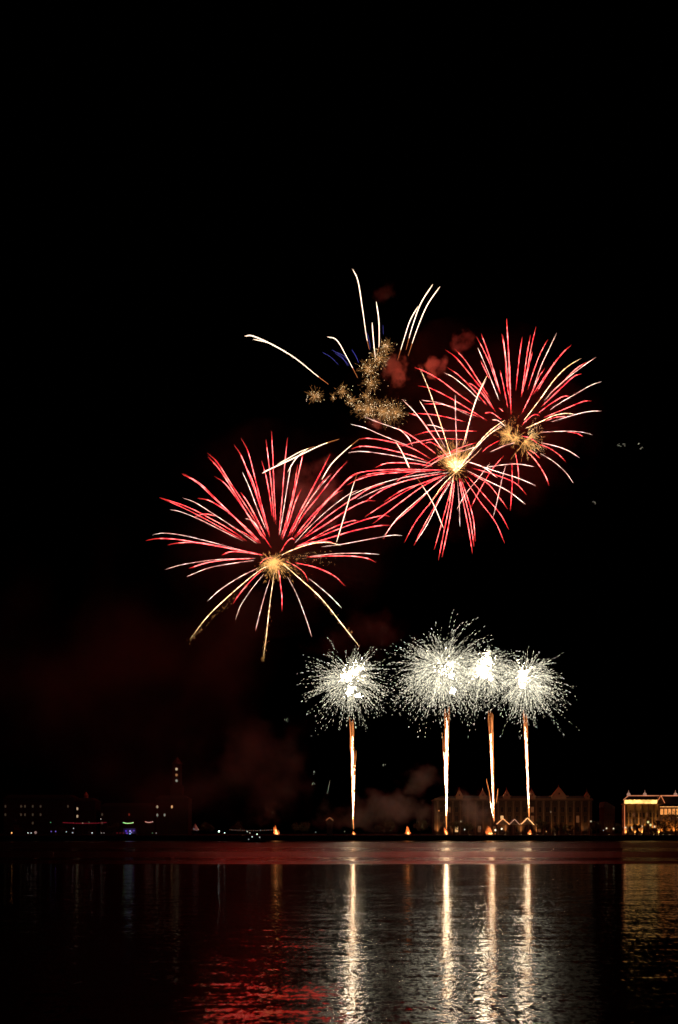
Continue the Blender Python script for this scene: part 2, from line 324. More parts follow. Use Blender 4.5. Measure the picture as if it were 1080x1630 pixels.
B = [
 (K4,'g',[(630,25),(700,190),(780,420),(850,640),(900,790)],.95), (K4,'w',[(490,270),(590,370),(680,490),(760,600),(870,750)]), (K4,'r',[(540,380),(620,410),(700,510),(790,640)]),
 (K4,'w',[(630,285),(700,400),(760,520),(830,650)],.9), (K4,'w',[(908,235),(912,450),(920,620),(918,760)],1.1), (K7,'g',[(785,655),(700,820),(620,1050),(520,1420)],1.0), (K7,'w',[(775,690),(690,860),(610,1090),(540,1400)],.8),
 (K4,'w',[(90,468),(200,495),(350,560),(540,635)],.9), (K4,'w',[(410,490),(480,515),(540,570),(575,640)],1.2), (K4,'w',[(460,500),(510,540),(560,600)],1.2),
 (K4,'w',[(190,405),(300,450),(430,495)],.8), (K4,'r',[(430,495),(520,530),(640,610),(760,700)]), (K4,'r',[(155,585),(230,578),(380,600),(560,650),(720,740)]),
 (K4,'r',[(95,660),(180,640),(330,655),(560,710),(700,760)]), (K4,'w',[(70,690),(180,680),(380,705),(560,740),(720,775)],.8), (K4,'r',[(280,808),(360,775),(460,768),(600,775),(730,800)]),
 (K4,'r',[(-120,1075),(0,970),(100,870),(220,835),(450,820),(650,822),(820,825)]), (K4,'r',[(60,945),(150,900),(300,860),(550,840),(720,835)]), (K4,'r',[(440,920),(520,870),(620,835)],.8),
 (K4,'r',[(100,1060),(250,960),(360,930)],.9), (K4,'w',[(140,1055),(300,980),(480,920),(700,870),(860,845)],.8), (K4,'r',[(190,1080),(380,960),(600,890),(820,850)]),
 (K4,'r',[(350,1075),(500,980),(680,920),(830,860)]), (K4,'r',[(660,620),(720,610),(800,660),(850,730)],.8), (K4,'r',[(590,555),(700,525),(850,518),(1080,522)]), (K4,'r',[(440,650),(640,600),(800,580),(1000,590)],.7),
 (K4,'r',[(1080,610),(980,640),(840,700),(700,800)],.8), (K4,'w',[(1080,640),(960,680),(800,740),(650,820)],.7), (K4,'r',[(650,800),(760,730),(880,690),(1000,670)],.7),
 (K6,'r',[(70,690),(130,672),(250,660),(420,658)]), (K6,'r',[(100,842),(180,790),(290,725),(400,680)]), (K6,'r',[(130,870),(220,800),(330,720),(420,675)]), (K6,'w',[(40,760),(120,725),(240,690),(400,665)],.8),
 (K6,'r',[(172,930),(210,870),(300,790),(400,690)]), (K6,'w',[(178,915),(230,845),(320,765),(420,680)],.9), (K6,'r',[(255,942),(300,860),(370,770),(430,700)]),
 (K6,'r',[(292,955),(330,880),(380,790),(440,690)]), (K6,'w',[(300,940),(345,870),(390,780),(440,700)],.8), (K6,'r',[(372,970),(400,870),(425,780),(447,690)]),
 (K6,'r',[(388,1012),(410,900),(430,800),(450,680)]), (K6,'r',[(402,1000),(425,890),(440,800),(452,700)]), (K6,'w',[(472,880),(470,800),(463,700)],.9),
 (K6,'r',[(522,985),(505,880),(485,780),(468,690)]), (K6,'r',[(528,960),(512,850),(490,760),(470,690)]), (K6,'r',[(532,940),(525,850),(500,760),(475,690)]),
 (K6,'r',[(648,945),(610,860),(550,780),(490,690)]), (K6,'r',[(665,893),(630,830),(570,760),(500,680)]), (K6,'r',[(660,812),(630,770),(580,710),(510,670)]),
 (K6,'w',[(730,793),(660,740),(580,700),(500,660)]), (K6,'r',[(733,755),(690,710),(620,680),(520,650)]), (K6,'w',[(770,720),(700,690),(620,665),(500,625)]),
 (K6,'w',[(762,645),(700,635),(640,638),(560,650)],.8), (K6,'w',[(620,690),(560,645),(490,622)],1.1), (K6,'g',[(650,462),(590,505),(530,570),(475,640)],1.05), (K6,'w',[(636,480),(580,525),(520,590),(470,650)],.9),
 (K6,'g',[(560,570),(520,610),(450,672),(400,725),(350,800)],.9), (K6,'g',[(448,680),(440,720),(432,780)],.8),
]
Cc = [
 (K8,'r',[(40,40),(55,300),(70,550),(80,920)],1.1), (K8,'r',[(5,190),(30,400),(45,650),(65,800)]), (K8,'r',[(185,210),(160,380),(140,560),(125,710)]), (K8,'r',[(262,190),(225,400),(200,600),(175,770)]),
 (K8,'r',[(312,115),(270,300),(225,550),(180,760)]), (K8,'r',[(280,345),(240,500),(200,680)],.9), (K8,'r',[(422,232),(350,370),(290,530),(235,700)]), (K8,'w',[(503,175),(430,330),(360,480),(290,680)],.9),
 (K8,'r',[(395,500),(330,600),(260,760),(178,925)]), (K8,'r',[(640,285),(550,370),(440,520),(320,720)],1.2), (K8,'r',[(600,320),(500,430),(400,570),(280,750)]),
 (K8,'g',[(730,410),(600,490),(480,610),(350,790),(200,985)],1.1), (K8,'w',[(865,400),(750,480),(620,580),(480,700),(390,800)],.9), (K8,'r',[(790,440),(680,510),(540,650),(440,740)]),
 (K8,'r',[(738,552),(660,580),(540,690),(360,860)]), (K8,'w',[(920,625),(820,660),(680,740),(540,820),(440,888)],.9), (K8,'r',[(630,762),(560,765),(450,830),(330,920)]),
 (K8,'r',[(828,805),(750,810),(600,870),(380,960)]), (K8,'w',[(920,900),(830,900),(700,925),(450,1000)],.9), (K8,'g',[(690,935),(600,920),(480,940),(350,1000),(215,1060)],1.2),
 (K8,'r',[(600,950),(500,955),(400,990)],.9), (K8,'r',[(350,945),(300,930),(240,970),(180,1030)]), (K8,'w',[(838,1120),(740,1095),(600,1085),(350,1095)],.9), (K8,'r',[(748,1135),(690,1105),(600,1090)],.9),
 (K8,'w',[(718,1335),(620,1270),(500,1225),(350,1190)],1.1), (K8,'r',[(590,1370),(520,1300),(430,1240),(320,1200)]), (K8,'r',[(330,1200),(260,1150),(180,1130)]),
 (K8,'w',[(660,1570),(590,1470),(480,1370),(350,1290)],1.0), (K8,'r',[(435,1590),(390,1480),(310,1360),(220,1260)],1.2), (K8,'r',[(350,1340),(300,1290),(250,1260)],.9),
 (K8,'r',[(150,1590),(148,1450),(120,1280)]), (K5,'r',[(848,555),(862,350),(860,175)],.9), (K5,'w',[(430,545),(500,420),(600,300),(690,180)],.8), (K5,'r',[(540,530),(600,410),(700,240),(795,125)],.9),
 (K5,'w',[(715,600),(740,500),(780,320),(810,200)],.9),
 (K7,'r',[(990,50),(1010,400),(1020,700),(1040,1080)],1.1), (K7,'r',[(940,210),(975,450),(990,700),(1015,850)],1.1), (K7,'w',[(955,260),(985,500),(1005,730)],.7), (K7,'r',[(920,600),(960,780),(1005,1010)]),
 (K7,'r',[(718,210),(780,380),(850,600),(925,860)],1.2), (K7,'r',[(665,240),(740,380),(820,560),(900,800)]), (K7,'w',[(680,360),(750,520),(830,720),(912,930)],.9), (K7,'r',[(710,500),(760,600),(800,690)],.8),
 (K7,'r',[(330,380),(450,470),(600,650),(740,830),(870,1050)]), (K7,'r',[(430,370),(550,500),(680,700),(810,900)]), (K7,'r',[(355,575),(480,660),(640,820),(780,980)]),
 (K7,'w',[(320,632),(420,680),(580,810),(700,930)],.8), (K7,'r',[(560,735),(640,770),(740,870),(850,1020)]), (K7,'r',[(0,575),(100,610),(280,710),(450,840),(630,970)]),
 (K7,'r',[(40,770),(180,800),(400,910),(600,1030),(780,1145)]), (K7,'w',[(80,925),(250,950),(420,1010),(640,1110)],.8), (K7,'r',[(100,965),(300,970),(500,1030),(700,1110)]),
 (K7,'r',[(0,1065),(200,1080),(400,1120),(555,1160)],.9), (K7,'r',[(905,1005),(960,1050)],.8), (K7,'w',[(835,1135),(900,1145),(980,1210)]), (K7,'r',[(750,1065),(830,1060),(930,1130)]),
 (K7,'w',[(130,1190),(220,1200),(330,1240)],1.2), (K7,'g',[(640,1450),(820,1280),(950,1205)],.9), (K7,'r',[(920,1355),(800,1420),(730,1480)],.9),
 (K7,'w',[(1080,1380),(950,1420),(810,1485)],.9),
]
DA, DB, DC = 560.0, 575.0, 600.0
ra, rn = shell('starburst_firework', 'widest red starburst, lowest of the three, with long gold streaks falling from its amber heart', (437, 891), DA, 205, A, 11)
mb = MB(ra.location)
spray(mb, (436, 896), DA, 260, 28, rn, 0, None, 1.8, 0.05, 0.8, 3, 1.0)
spray(mb, (437, 890), DA, 160, 46, rn, 0, (-90, 75), 1.5, 0.06, 1, 4, 1.0); spray(mb, (440, 893), DA, 60, 62, rn, 0, (-5, 50), 0.5, 0.035, 1, 2, 0.6)
spray(mb, (460, 888), DA, 40, 95, rn, 1, (3, 10), 0.25, 0.035, 0.6, 2, 0.5)
o = mb.build('heart_sparks', [GSP, GSB], ra); o['kind'] = 'stuff'
# sparkle shed along the three long gold streaks
mb = MB(ra.location)
for x0, y0, x1, y1 in ((300, 1022, 400, 925), (419, 1050, 432, 960), (560, 1010, 480, 920)):
    for _ in range(70):
        t = rn.random()**1.5; p = W(x0 + (x1-x0)*t + rn.gauss(0, 1.8), y0 + (y1-y0)*t + rn.gauss(0, 2.2), DA + rn.gauss(0, 2)); mb.bead(p, Vector((x1-x0, 0, y0-y1)), 0.4, 0.07)
o = mb.build('glitter', [GSP], ra); o['kind'] = 'stuff'
rb, rn = shell('starburst_firework', 'middle red starburst with the brightest yellow heart, between the other two red ones', (726, 747), DB, 160, B, 12)
mb = MB(rb.location)
spray(mb, (726, 748), DB, 380, 52, rn, 0, (98, 55), 2.0, 0.05, 1, 4, 1.1); spray(mb, (726, 746), DB, 150, 20, rn, 1, (90, 70), 1.4, 0.06, 1, 4, 1.1); spray(mb, (726, 746), DB, 60, 6, rn, 1, None, 0.8, 0.1, 1, 4, 1)
spray(mb, (726, 746), DB, 120, 26, rn, 0, None, 1.2, 0.06, 1, 4, 0.9)
o = mb.build('heart_sparks', [GSP, GSB], rb); o['kind'] = 'stuff'
rc, rn = shell('starburst_firework', 'red starburst highest and farthest right, its gold heart split in two tufts', (815, 690), DC, 190, Cc, 13)
mb = MB(rc.location)
spray(mb, (811, 692), DC, 170, 24, rn, 0, (200, 130), 2.0, 0.05, 1, 3, 0.9); spray(mb, (836, 702), DC, 120, 36, rn, 0, (-45, 90), 2.2, 0.045, 1, 3, 1.0); spray(mb, (822, 696), DC, 100, 20, rn, 0, None, 2.0, 0.05, 1, 3, 0.8)
spray(mb, (818, 680), DC, 50, 28, rn, 0, None, 0.8, 0.04, 1, 2, 0.5); spray(mb, (840, 690), DC, 110, 28, rn, 1, (10, 60), 0.3, 0.04, 1, 2, 0.5)
spray(mb, (850, 705), DC, 70, 28, rn, 1, (-60, 60), 0.3, 0.04, 1, 2, 0.5)
o = mb.build('heart_sparks', [GSP, GSB], rc); o['kind'] = 'stuff'
RL = (1.0, 0.028, 0.018)
point('burst_light', W(437, 900, DA), RL, 62000, 45, ra)
point('burst_light', W(726, 747, DB), RL, 190000, 42, rb)
point('burst_light', W(815, 670, DC), RL, 150000, 42, rc)

# ------------------------------------------------------------------ topmost white comets, blue stars, gold crackle
DD = 610.0
rd = empty('comet_firework', W(590, 600, DD), 'shell of thick white comets curving out, topmost firework above the gold crackle', 'firework'); rn = random.Random(5)
for K, pts, wd in ((K9,[(60,375),(100,375),(200,420),(300,480),(400,560),(460,605)],1.5), (K9,[(100,390),(180,410),(280,468)],1.0), (K9,[(455,378),(500,395),(550,480),(600,575)],1.1), (K9,[(575,55),(600,110),(620,230),(640,370),(655,440)],1.3),
                   (K9,[(668,310),(675,400),(685,490)],1.2), (K9,[(688,210),(700,300),(702,400),(698,450)],1.3), (K9,[(888,232),(850,300),(820,390),(790,490)],1.1), (K9,[(958,128),(900,220),(860,330),(830,440)],1.3), (K9,[(992,138),(930,230),(880,350),(840,470)],1.3),
                   (K2,[(-60,360),(0,328),(200,235),(400,140),(540,93)],1.6), (K2,[(60,290),(150,240),(250,185),(350,150)],1.0), (K2,[(140,350),(200,250),(265,190),(300,170)],1.0), (K2,[(405,410),(480,290),(580,190),(700,90)],1.2), (K2,[(520,900),(580,700),(640,490),(680,370)],1.1),
                   (K4,[(545,805),(500,700),(460,630),(430,590)],1.2), (K5,[(325,690),(260,530),(200,420),(110,285)],1.0), (K5,[(60,220),(30,150),(0,90)],1.2)):
    P = cat(xf(*K, pts), 6); n = len(P)
    dr = rn.uniform(-25, 25)
    pts3 = [W(p[0], p[1], DD + dr*(1 - i/n)) for i, p in enumerate(P)]
    mb = MB(rd.location); rad = [max(0.03, 0.19*wd*min(1, i/(n*0.14) + 0.25)*(1 if i < n*0.4 else 1 - 0.85*(i/n-0.4)/0.6)) for i in range(n)]
    mb.tube(pts3, rad, 5, mids=[0 if i < n*0.78 else 1 for i in range(n-1)]); mb.build('trail', [glow('burning_white_comet', (1.0, 0.72, 0.50), 3.6), EMB], rd)
rbz = empty('blue_firework', W(550, 575, DD), 'faint short blue streaks left of the gold crackle', 'firework')
for pts in ([(430,452),(470,475),(508,512)], [(475,440),(520,470),(555,520)], [(490,455),(530,485),(560,515)], [(500,452),(540,475),(580,530)], [(570,438),(590,470),(605,505)], [(645,360),(655,400),(660,440)], [(720,320),(722,370)]):
    trail(rbz, xf(*K9, pts), 'b', (550, 575), DD, 30, rn, 0.9)
mb = MB(W(600, 620, DD)); rn = random.Random(8)
for x, y, r, n in ((395,660,52,60), (525,640,52,50), (570,680,44,35), (480,665,22,10), (735,425,50,55), (705,480,66,90), (650,530,60,80), (665,600,56,60), (640,660,40,30), (650,725,75,120), (720,735,85,150), (780,740,75,100), (600,720,40,30)):
    c = (370 + x/3, 410 + y/3); spray(mb, c, DD + rn.uniform(-8, 8), int(n*2.2), r/3*1.15, rn, 0, None, 2.2, 0.032, 0.85, 2, 0.8)
    for _ in range(int(n*0.35)):
        p = W(c[0] + rn.gauss(0, r/7), c[1] + rn.gauss(0, r/9), DD + rn.gauss(0, 8)); mb.bead(p, Vector((0, 0, 1)), 0.3, 0.10, 1)
o = mb.build('crackle_firework', [glow('dim_gold_spark', (1.0, 0.46, 0.15), 0.75), glow('crackle_point', (1.0, 0.75, 0.45), 6.0)]); tag(o, 'cloud of crackling gold sparks in clumps under the topmost white comets', 'firework')
point('burst_light', W(650, 600, DD - 15), (1.0, 0.12, 0.06), 30000, 15)

# ------------------------------------------------------------------ four white palm fireworks on their rising tails
DP = 541.0
def palm(x, top, burst, rx, n, seed, label, tail, cores, skew=0.0, tilt_up=0, droop=1.0):
    root = empty('palm_firework', W(x, 1326, DP), label, 'firework', 'white crackling fireworks on rising tails'); rnd = random.Random(seed)
    k = DP/F; bx, by = burst; c0 = W(bx, by, DP)
    mb = MB(root.location)
    for i in range(n):
        v = Vector((rnd.gauss(0, 1), rnd.gauss(0, 1), rnd.gauss(0, 1)))
        while v.length < 0.2: v = Vector((rnd.gauss(0, 1), rnd.gauss(0, 1), rnd.gauss(0, 1)))
        v.x += skew*rnd.random(); v.normalize(); ln = rx*k*rnd.uniform(0.5, 1.0)*(0.82 + 0.5*mnoise.noise(v*1.6 + Vector((seed*3.1, 0, 0))))*(1.0 + 0.18*(rnd.random() < 0.15)); up = 1.0 + tilt_up*max(0, v.z)
        fall = rx*k*rnd.uniform(0.03, 0.34)*droop; st = Vector((bx + rnd.gauss(0, 3), by + rnd.gauss(0, 7), 0)); s0 = W(st.x, st.y, DP)
        def pos(t): return s0 + Vector((v.x*ln*t, v.y*ln*t, v.z*ln*t*0.88*up - fall*t*t))
        a = 0.04 + 0.55*rnd.random()**0.7; t = a; stop = rnd.uniform(0.75, 1.0)
        while t < stop:
            p = pos(t); d = pos(min(1.05, t+0.03)) - p
            jit = 0.06 + 0.35*t*t
            p = p + Vector((rnd.gauss(0, jit), rnd.gauss(0, jit), rnd.gauss(0, jit)))
            L = rnd.uniform(0.5, 2.8)*(1.2 - 0.7*t)
            mb.bead(p, d, L, rnd.uniform(0.032, 0.078)*(0.75 + 0.5*t), 0 if rnd.random() < 0.55 else 1)
            t += rnd.uniform(0.035, 0.095)
    o = mb.build('spark_trails', [WSP, WSD], root); o['kind'] = 'stuff'
    mb = MB(root.location)
    for (cx_, cy_, sg, cn) in cores:
        for _ in range(cn):
            sg_ = sg*rnd.uniform(.08, 1.25); p = W(cx_ + rnd.gauss(0, sg_), cy_ + rnd.gauss(0, sg_), DP + rnd.gauss(0, sg*k))
            mb.bead(p, Vector((rnd.gauss(0, 1), rnd.gauss(0, 1), rnd.gauss(0, 1))), rnd.uniform(0.5, 1.4), 0.038)
    o = mb.build('bright_core', [WCO], root); o['kind'] = 'stuff'
    for (x0, y0, x1, y1, wtop, ns) in tail:
        for i in range(ns):
            u = (i + 0.5)/ns*2 - 1; orange = abs(u) > 0.62 or rnd.random() < 0.2
            q = []; rr = []; ph = rnd.random()*6; n_ = 26; top = y1 + rnd.uniform(0, 38)*(1 if not orange else 0.3); y00 = y0 - rnd.uniform(0, 12)
            for j in range(n_):
                t = j/(n_-1); y = y00 + (top-y00)*t; s_ = (y0 - y)/(y0 - y1)
                spread = wtop*0.72*(0.06 + 0.94*min(1, s_)**1.1)
                q.append(W(x0 + (x1-x0)*s_ + u*spread + 0.35*math.sin(y*0.16 + ph) + rnd.gauss(0, 0.14), y, DP + rnd.gauss(0, 0.1) + 1.2*math.sin(ph)*s_))
                rr.append((0.06 if orange else 0.036)*(0.35 + 0.65*math.sin(math.pi*min(1, t*1.02))**0.6)*rnd.uniform(0.7, 1.25))
            lo_f, hi_f = 0.10 + 0.12*rnd.random(), 0.74 + 0.24*rnd.random()
            mids = [1 if (orange or j/n_ < lo_f*0.6 or j/n_ > hi_f or rnd.random() < 0.10) else 0 for j in range(n_-1)]
            mb = MB(root.location); mb.tube(q, rr, 4, mids=mids); mb.build('tail_strand', [TAIL, TAILO], root)
    point('burst_light', c0, (1.0, 0.82, 0.54), 1300, 38, root)
    return root
palm(564, 1150, (557, 1082), 106, 480, 21, 'white crackling firework standing apart, leftmost of the row of four', [(563, 1322, 560, 1140, 5, 9), (563, 1300, 566, 1185, 2.5, 3)],
     [(554, 1077, 4.5, 170), (566, 1070, 11, 70), (559, 1097, 3.2, 90), (556, 1103, 2.6, 60), (570, 1107, 2.4, 40)])
palm(711, 1130, (703, 1066), 118, 820, 22, 'tallest and fullest white crackling firework, second from the left over its own tail', [(711, 1322, 712, 1118, 6, 11), (711, 1290, 706, 1160, 3, 4)],
     [(717, 1057, 3, 40), (718, 1075, 3, 30), (722, 1099, 2.4, 50), (706, 1066, 13, 40)], tilt_up=0.25, skew=-0.25)
palm(786, 1130, (770, 1062), 86, 480, 23, 'white firework with the largest dazzling core, third of the row of four', [(787, 1312, 781, 1130, 6, 10), (787, 1308, 774, 1238, 2, 2), (788, 1290, 794, 1252, 1, 1)],
     [(770, 1068, 5.5, 380), (777, 1050, 6, 90), (781, 1079, 3, 60)], droop=1.5)
palm(842, 1130, (836, 1084), 104, 540, 24, 'white crackling firework at the right end of the row of four', [(843, 1308, 836, 1130, 5, 9), (843, 1290, 838, 1170, 2.5, 3)],
     [(833, 1078, 3.8, 200), (832, 1091, 2.6, 60), (834, 1070, 11, 40)], skew=0.3)

# ------------------------------------------------------------------ launch fires on the embankment
def flame(x, y, h, w, label, power, tilt=0.0, small=()):
    base = W(x, y, 538); base.z = GZ + 0.12
    top = W(x, y-h, 538); root = empty('launch_fire', base, label, 'fire', 'launch fires along the embankment'); rnd = random.Random(int(x))
    mb = MB(base); mb.box(base.x-0.7, base.x+0.7, 537.6, 538.4, base.z, base.z+0.45); mb.build('mortar_rack', surf('black_steel', (0.03, 0.03, 0.03), 0.5), root)
    k = 538/F
    for nm, mat, sc, cnt in (('outer_flame', FLO, 1.0, 26), ('inner_flame', FLM, 0.5, 16)):
        mb = MB(base)
        for _ in range(cnt):
            u = rnd.gauss(0, 0.5); hh = h*k*sc*rnd.uniform(0.4, 1.0)*math.exp(-u*u)
            p0 = Vector((base.x + u*w*k*sc*0.5, 538 + rnd.gauss(0, 0.3), base.z + 0.3 + rnd.random()*0.6)); p1 = p0 + Vector((tilt*hh + rnd.gauss(0, 0.12), 0, hh))
            mb.tube([p0, p0.lerp(p1, 0.35) + Vector((rnd.gauss(0, .1), 0, 0)), p0.lerp(p1, 0.7), p1], [0.08, 0.22*sc + 0.06, 0.12, 0.01], 5)
        mb.build(nm, mat, root)
    point('fire_light', base + Vector((0, -1, 2.5)), (1.0, 0.35, 0.10), power*0.14, 3.2, root)
flame(441, 1327, 16, 8, 'orange launch fire standing alone left of the white tails, near the dark boat', 900, -0.25)
flame(650, 1327, 14, 6, 'small bright launch fire halfway between the first and second white tails', 700, -0.1)
flame(711, 1328, 12, 5, 'orange launch fire at the foot of the second white tail', 700, -0.3)
flame(781, 1326, 14, 13, 'widest orange launch fire, at the foot of the third white tail', 1600, -0.3)
flame(563.5, 1327, 5, 3, 'tiny launch fire at the foot of the leftmost white tail', 200)
flame(843, 1326, 8, 6, 'low launch fire under the tent at the foot of the rightmost white tail', 300, 0.2)

# ------------------------------------------------------------------ stray sparks in the sky
for x, y, lab in ((985, 709, 'faint pale spark just right of the highest red starburst, nearest to it'), (993.5, 706.5, 'reddish stray spark beside the pale one right of the highest red starburst'),
                  (1017, 707, 'faintest stray spark far right in the black sky'), (1023, 714, 'pale stray spark farthest right in the black sky'), (946, 801, 'stray spark below the highest red starburst in the black sky'),
                  (457, 1145, 'stray pale spark left of the leftmost white firework'), (499, 1229, 'upper stray spark above the low smoke left of the leftmost tail'), (498, 1249, 'lower stray spark above the low smoke left of the leftmost tail'), (614, 1217, 'stray spark over the smoke between the first two white tails')):
    p = W(x, y, 545); mb = MB(p); r_ = random.Random(int(x*7))
    for _ in range(4): mb.bead(p + Vector((r_.gauss(0, .5), r_.gauss(0, .3), r_.gauss(0, .5))), Vector((r_.gauss(0, 1), 0, -1)), r_.uniform(0.5, 1.2), 0.05)
    o = mb.build('stray_spark', WSD); tag(o, lab, 'spark', 'stray sparks in the sky')
p = W(523, 1253, 545); mb = MB(p)
for i in range(9): mb.bead(W(521.5 + i*0.5, 1263 - i*2.4, 545), Vector((0.2, 0, 1)), 0.7, 0.05)
o = mb.build('falling_spark', WSD); tag(o, 'short dotted falling spark trail left of the leftmost white tail', 'spark')

# ------------------------------------------------------------------ buildings
win_dark = surf('dark_glass', (0.02, 0.02, 0.025), 0.2)
ochre = surf('ochre_plaster', (0.05, 0.029, 0.014), 0.85, 0.2, 0.4); roofm = surf('slate_roof', (0.03, 0.03, 0.03), 0.7, 0.3, 0.5)
trim = surf('pale_stone_trim', (0.13, 0.088, 0.05), 0.8, 0.15, 0.5); dark_plaster = surf('dark_plaster', (0.012, 0.010, 0.009), 0.9, 0.25, 0.3)
warm = glow('warm_lit_window', (1.0, 0.55, 0.22), 0.9); cool = glow('cool_lit_window', (0.85, 0.8, 0.6), 0.3); dimwarm = glow('dim_lit_window', (1.0, 0.34, 0.12), 0.10)
def wx(px, D): return (px - CX)/F*D
def wz(py, D): return CAM_H + (HORIZON - py)/F*D
def window(root, x, z, w, h, yf, glassm, framem, sill=True):
    mb = MB(root.location); t = 0.14
    mb.box(x-w/2-t, x-w/2, yf-0.22, yf+0.05, z-t, z+h+t); mb.box(x+w/2, x+w/2+t, yf-0.22, yf+0.05, z-t, z+h+t)
    mb.box(x-w/2, x+w/2, yf-0.22, yf+0.05, z+h, z+h+t); mb.box(x-w/2, x+w/2, yf-0.30, yf+0.05, z-t, z); mb.box(x-0.05, x+0.05, yf-0.16, yf-0.05, z, z+h)
    wo_ = mb.build('window', framem, root)
    g = MB(root.location); g.box(x-w/2+0.003, x+w/2-0.003, yf-0.05, yf-0.01, z+0.003, z+h-0.003); g.build('pane', glassm, wo_)
# palace
DPa = 640.0; k = DPa/F
pal = empty('palace', (wx(818, DPa), DPa, GZ), 'long floodlit palace with small gables and a big pediment behind the white tails', 'building')
x0, x1 = wx(692, DPa), wx(943, DPa); zc = wz(1274, DPa)
mb = MB(pal.location); mb.box(x0, x1, DPa, DPa+18, GZ, zc)
pil = [x0 + 2 + i*(x1-x0-4)/20 for i in range(21)]
o = mb.build('wall', ochre, pal)
for p_ in pil:
    m2 = MB(pal.location); m2.box(p_-0.45, p_+0.45, DPa-0.7, DPa-0.003, GZ, zc-0.5); m2.box(p_-0.65, p_+0.65, DPa-0.9, DPa-0.003, zc-1.3, zc-0.5); m2.build('pilaster', trim, pal)
m2 = MB(pal.location); m2.box(x0-0.5, x1+0.5, DPa-1.2, DPa+18.4, zc, zc+0.7); m2.box(x0, x1, DPa-0.5, DPa-0.1, zc+0.7, zc+1.5); m2.build('cornice', trim, pal)
m2 = MB(pal.location); m2.prism([(x0+0.3, zc+0.7), (x1-0.3, zc+0.7), (x1-5, zc+3.0), (x0+5, zc+3.0)], DPa+2, DPa+16); m2.build('roof', roofm, pal)
def gable(px, half, top, base=1270):
    m2 = MB(pal.location); xc = wx(px, DPa); h = half*k; zb = zc+0.703
    m2.prism([(xc-h*0.75, zb), (xc+h*0.75, zb), (xc+h*0.75, wz(base-1, DPa)+0.9), (xc, wz(top, DPa)), (xc-h*0.75, wz(base-1, DPa)+0.9)], DPa-0.9, DPa+3)
    m2.box(xc-h, xc+h, DPa-1.15, DPa+3.1, wz(base-1, DPa)+0.5, wz(base-1, DPa)+0.9); m2.frustum((xc, DPa+1), 0.22, 0.05, wz(top, DPa)-0.5, wz(top, DPa)+1.8, 6)
    g_ = m2.build('gable', surf('floodlit_gable_stone', (0.30, 0.20, 0.11), 0.85, 0.3, 0.6), pal)  # gable colour raised above the wall's to stand for light on the gables
    m3 = MB(pal.location); m3.ball((xc, DPa-0.95, wz((top+base)/2+2, DPa)), 0.5, 0.12, 0.6); m3.build('round_window', win_dark, g_)
for gx in (731.5, 769, 807, 847): gable(gx, 7, 1257)
gable(890, 15, 1253); gable(935, 4.5, 1261)
rnd = random.Random(3)
for i in range(20):
    xc = (pil[i] + pil[i+1])/2
    for zi, (zz, hh) in enumerate(((GZ+2.0, 3.6), (GZ+8.0, 4.4), (GZ+14.6, 3.4))):
        r = rnd.random(); gm = warm if r < 0.05 else dimwarm if r < 0.22 else win_dark
        window(pal, xc, zz, 1.9, hh, DPa-0.003, gm, trim)
# floodlights at the palace foot: fixture with its own lamp
def uplight(px, D, power, col, lab, h=0.0, cone=70, grp='palace floodlights'):
    b_ = Vector((wx(px, D), D, GZ+h)); r_ = empty('floodlight', b_, lab, 'lamp', grp)
    m2 = MB(b_); m2.box(b_.x-0.3, b_.x+0.3, D-0.15, D+0.15, b_.z, b_.z+0.3); m2.build('housing', surf('black_steel', (0.03,)*3, 0.5), r_)
    m2 = MB(b_); m2.box(b_.x-0.25, b_.x+0.25, D-0.1, D+0.12, b_.z+0.303, b_.z+0.34); m2.build('lens', glow('floodlight_lens', (1.0, 0.7, 0.35), 3.0), r_)
    l = bpy.data.lights.new('flood_beam', 'SPOT'); l.energy = power; l.color = col; l.spot_size = math.radians(cone); l.spot_blend = 0.8; l.shadow_soft_size = 0.15
    lo_ = bpy.data.objects.new('flood_beam', l); C.objects.link(lo_); lo_.parent = r_; lo_.location = (0, 0, 0.45); lo_.rotation_euler = (math.radians(158), 0, 0)
for i, px in enumerate((696, 722, 748, 776, 804, 830, 856, 884, 908, 932)):
    uplight(px, DPa-3.2, (4500, 1500, 1200, 1200, 4200, 4200, 3000, 2000, 2800, 1800)[i], (1.0, 0.42, 0.14), 'small floodlight at the foot of the long palace facade, one of a row alike')
# right bright hotel
DH = 620.0; k = DH/F
hot = empty('grand_hotel', (wx(1022, DH), DH, GZ), 'brightest building, yellow lit cornice and ridge lights on a mansard roof, at the far right', 'building')
hx0, hx1, hx2 = wx(994, DH), wx(1051, DH), wx(1125, DH); zc = wz(1281, DH)
mb = MB(hot.location); mb.box(hx0, hx1, DH, DH+5, GZ, zc); gold_pl = surf('golden_plaster', (0.28, 0.19, 0.09), 0.85, 0.25, 0.4); mb.build('wall', gold_pl, hot)
mb = MB(hot.location); mb.box(hx1+0.003, hx2, DH+3, DH+20, GZ, wz(1284, DH)); mb.build('wing', gold_pl, hot)
strip = glow('yellow_cornice_light', (1.0, 0.60, 0.17), 2.6, flick=0.35, scale=0.35); wash = surf('lit_frieze', (0.6, 0.45, 0.25), 0.8)
mb = MB(hot.location); mb.box(hx0-0.6, hx1+0.4, DH-0.9, DH+5.3, zc, zc+0.5); mb.box(hx0-0.3, hx1+0.2, DH-0.4, DH-0.003, zc+0.503, zc+3.2)
for i in range(16): xx = hx0 + (i+0.5)*(hx1-hx0)/16; mb.box(xx-0.12, xx+0.12, DH-0.6, DH-0.4, zc+0.503, zc+2.9)
mb.build('cornice', wash, hot)
mb = MB(hot.location)
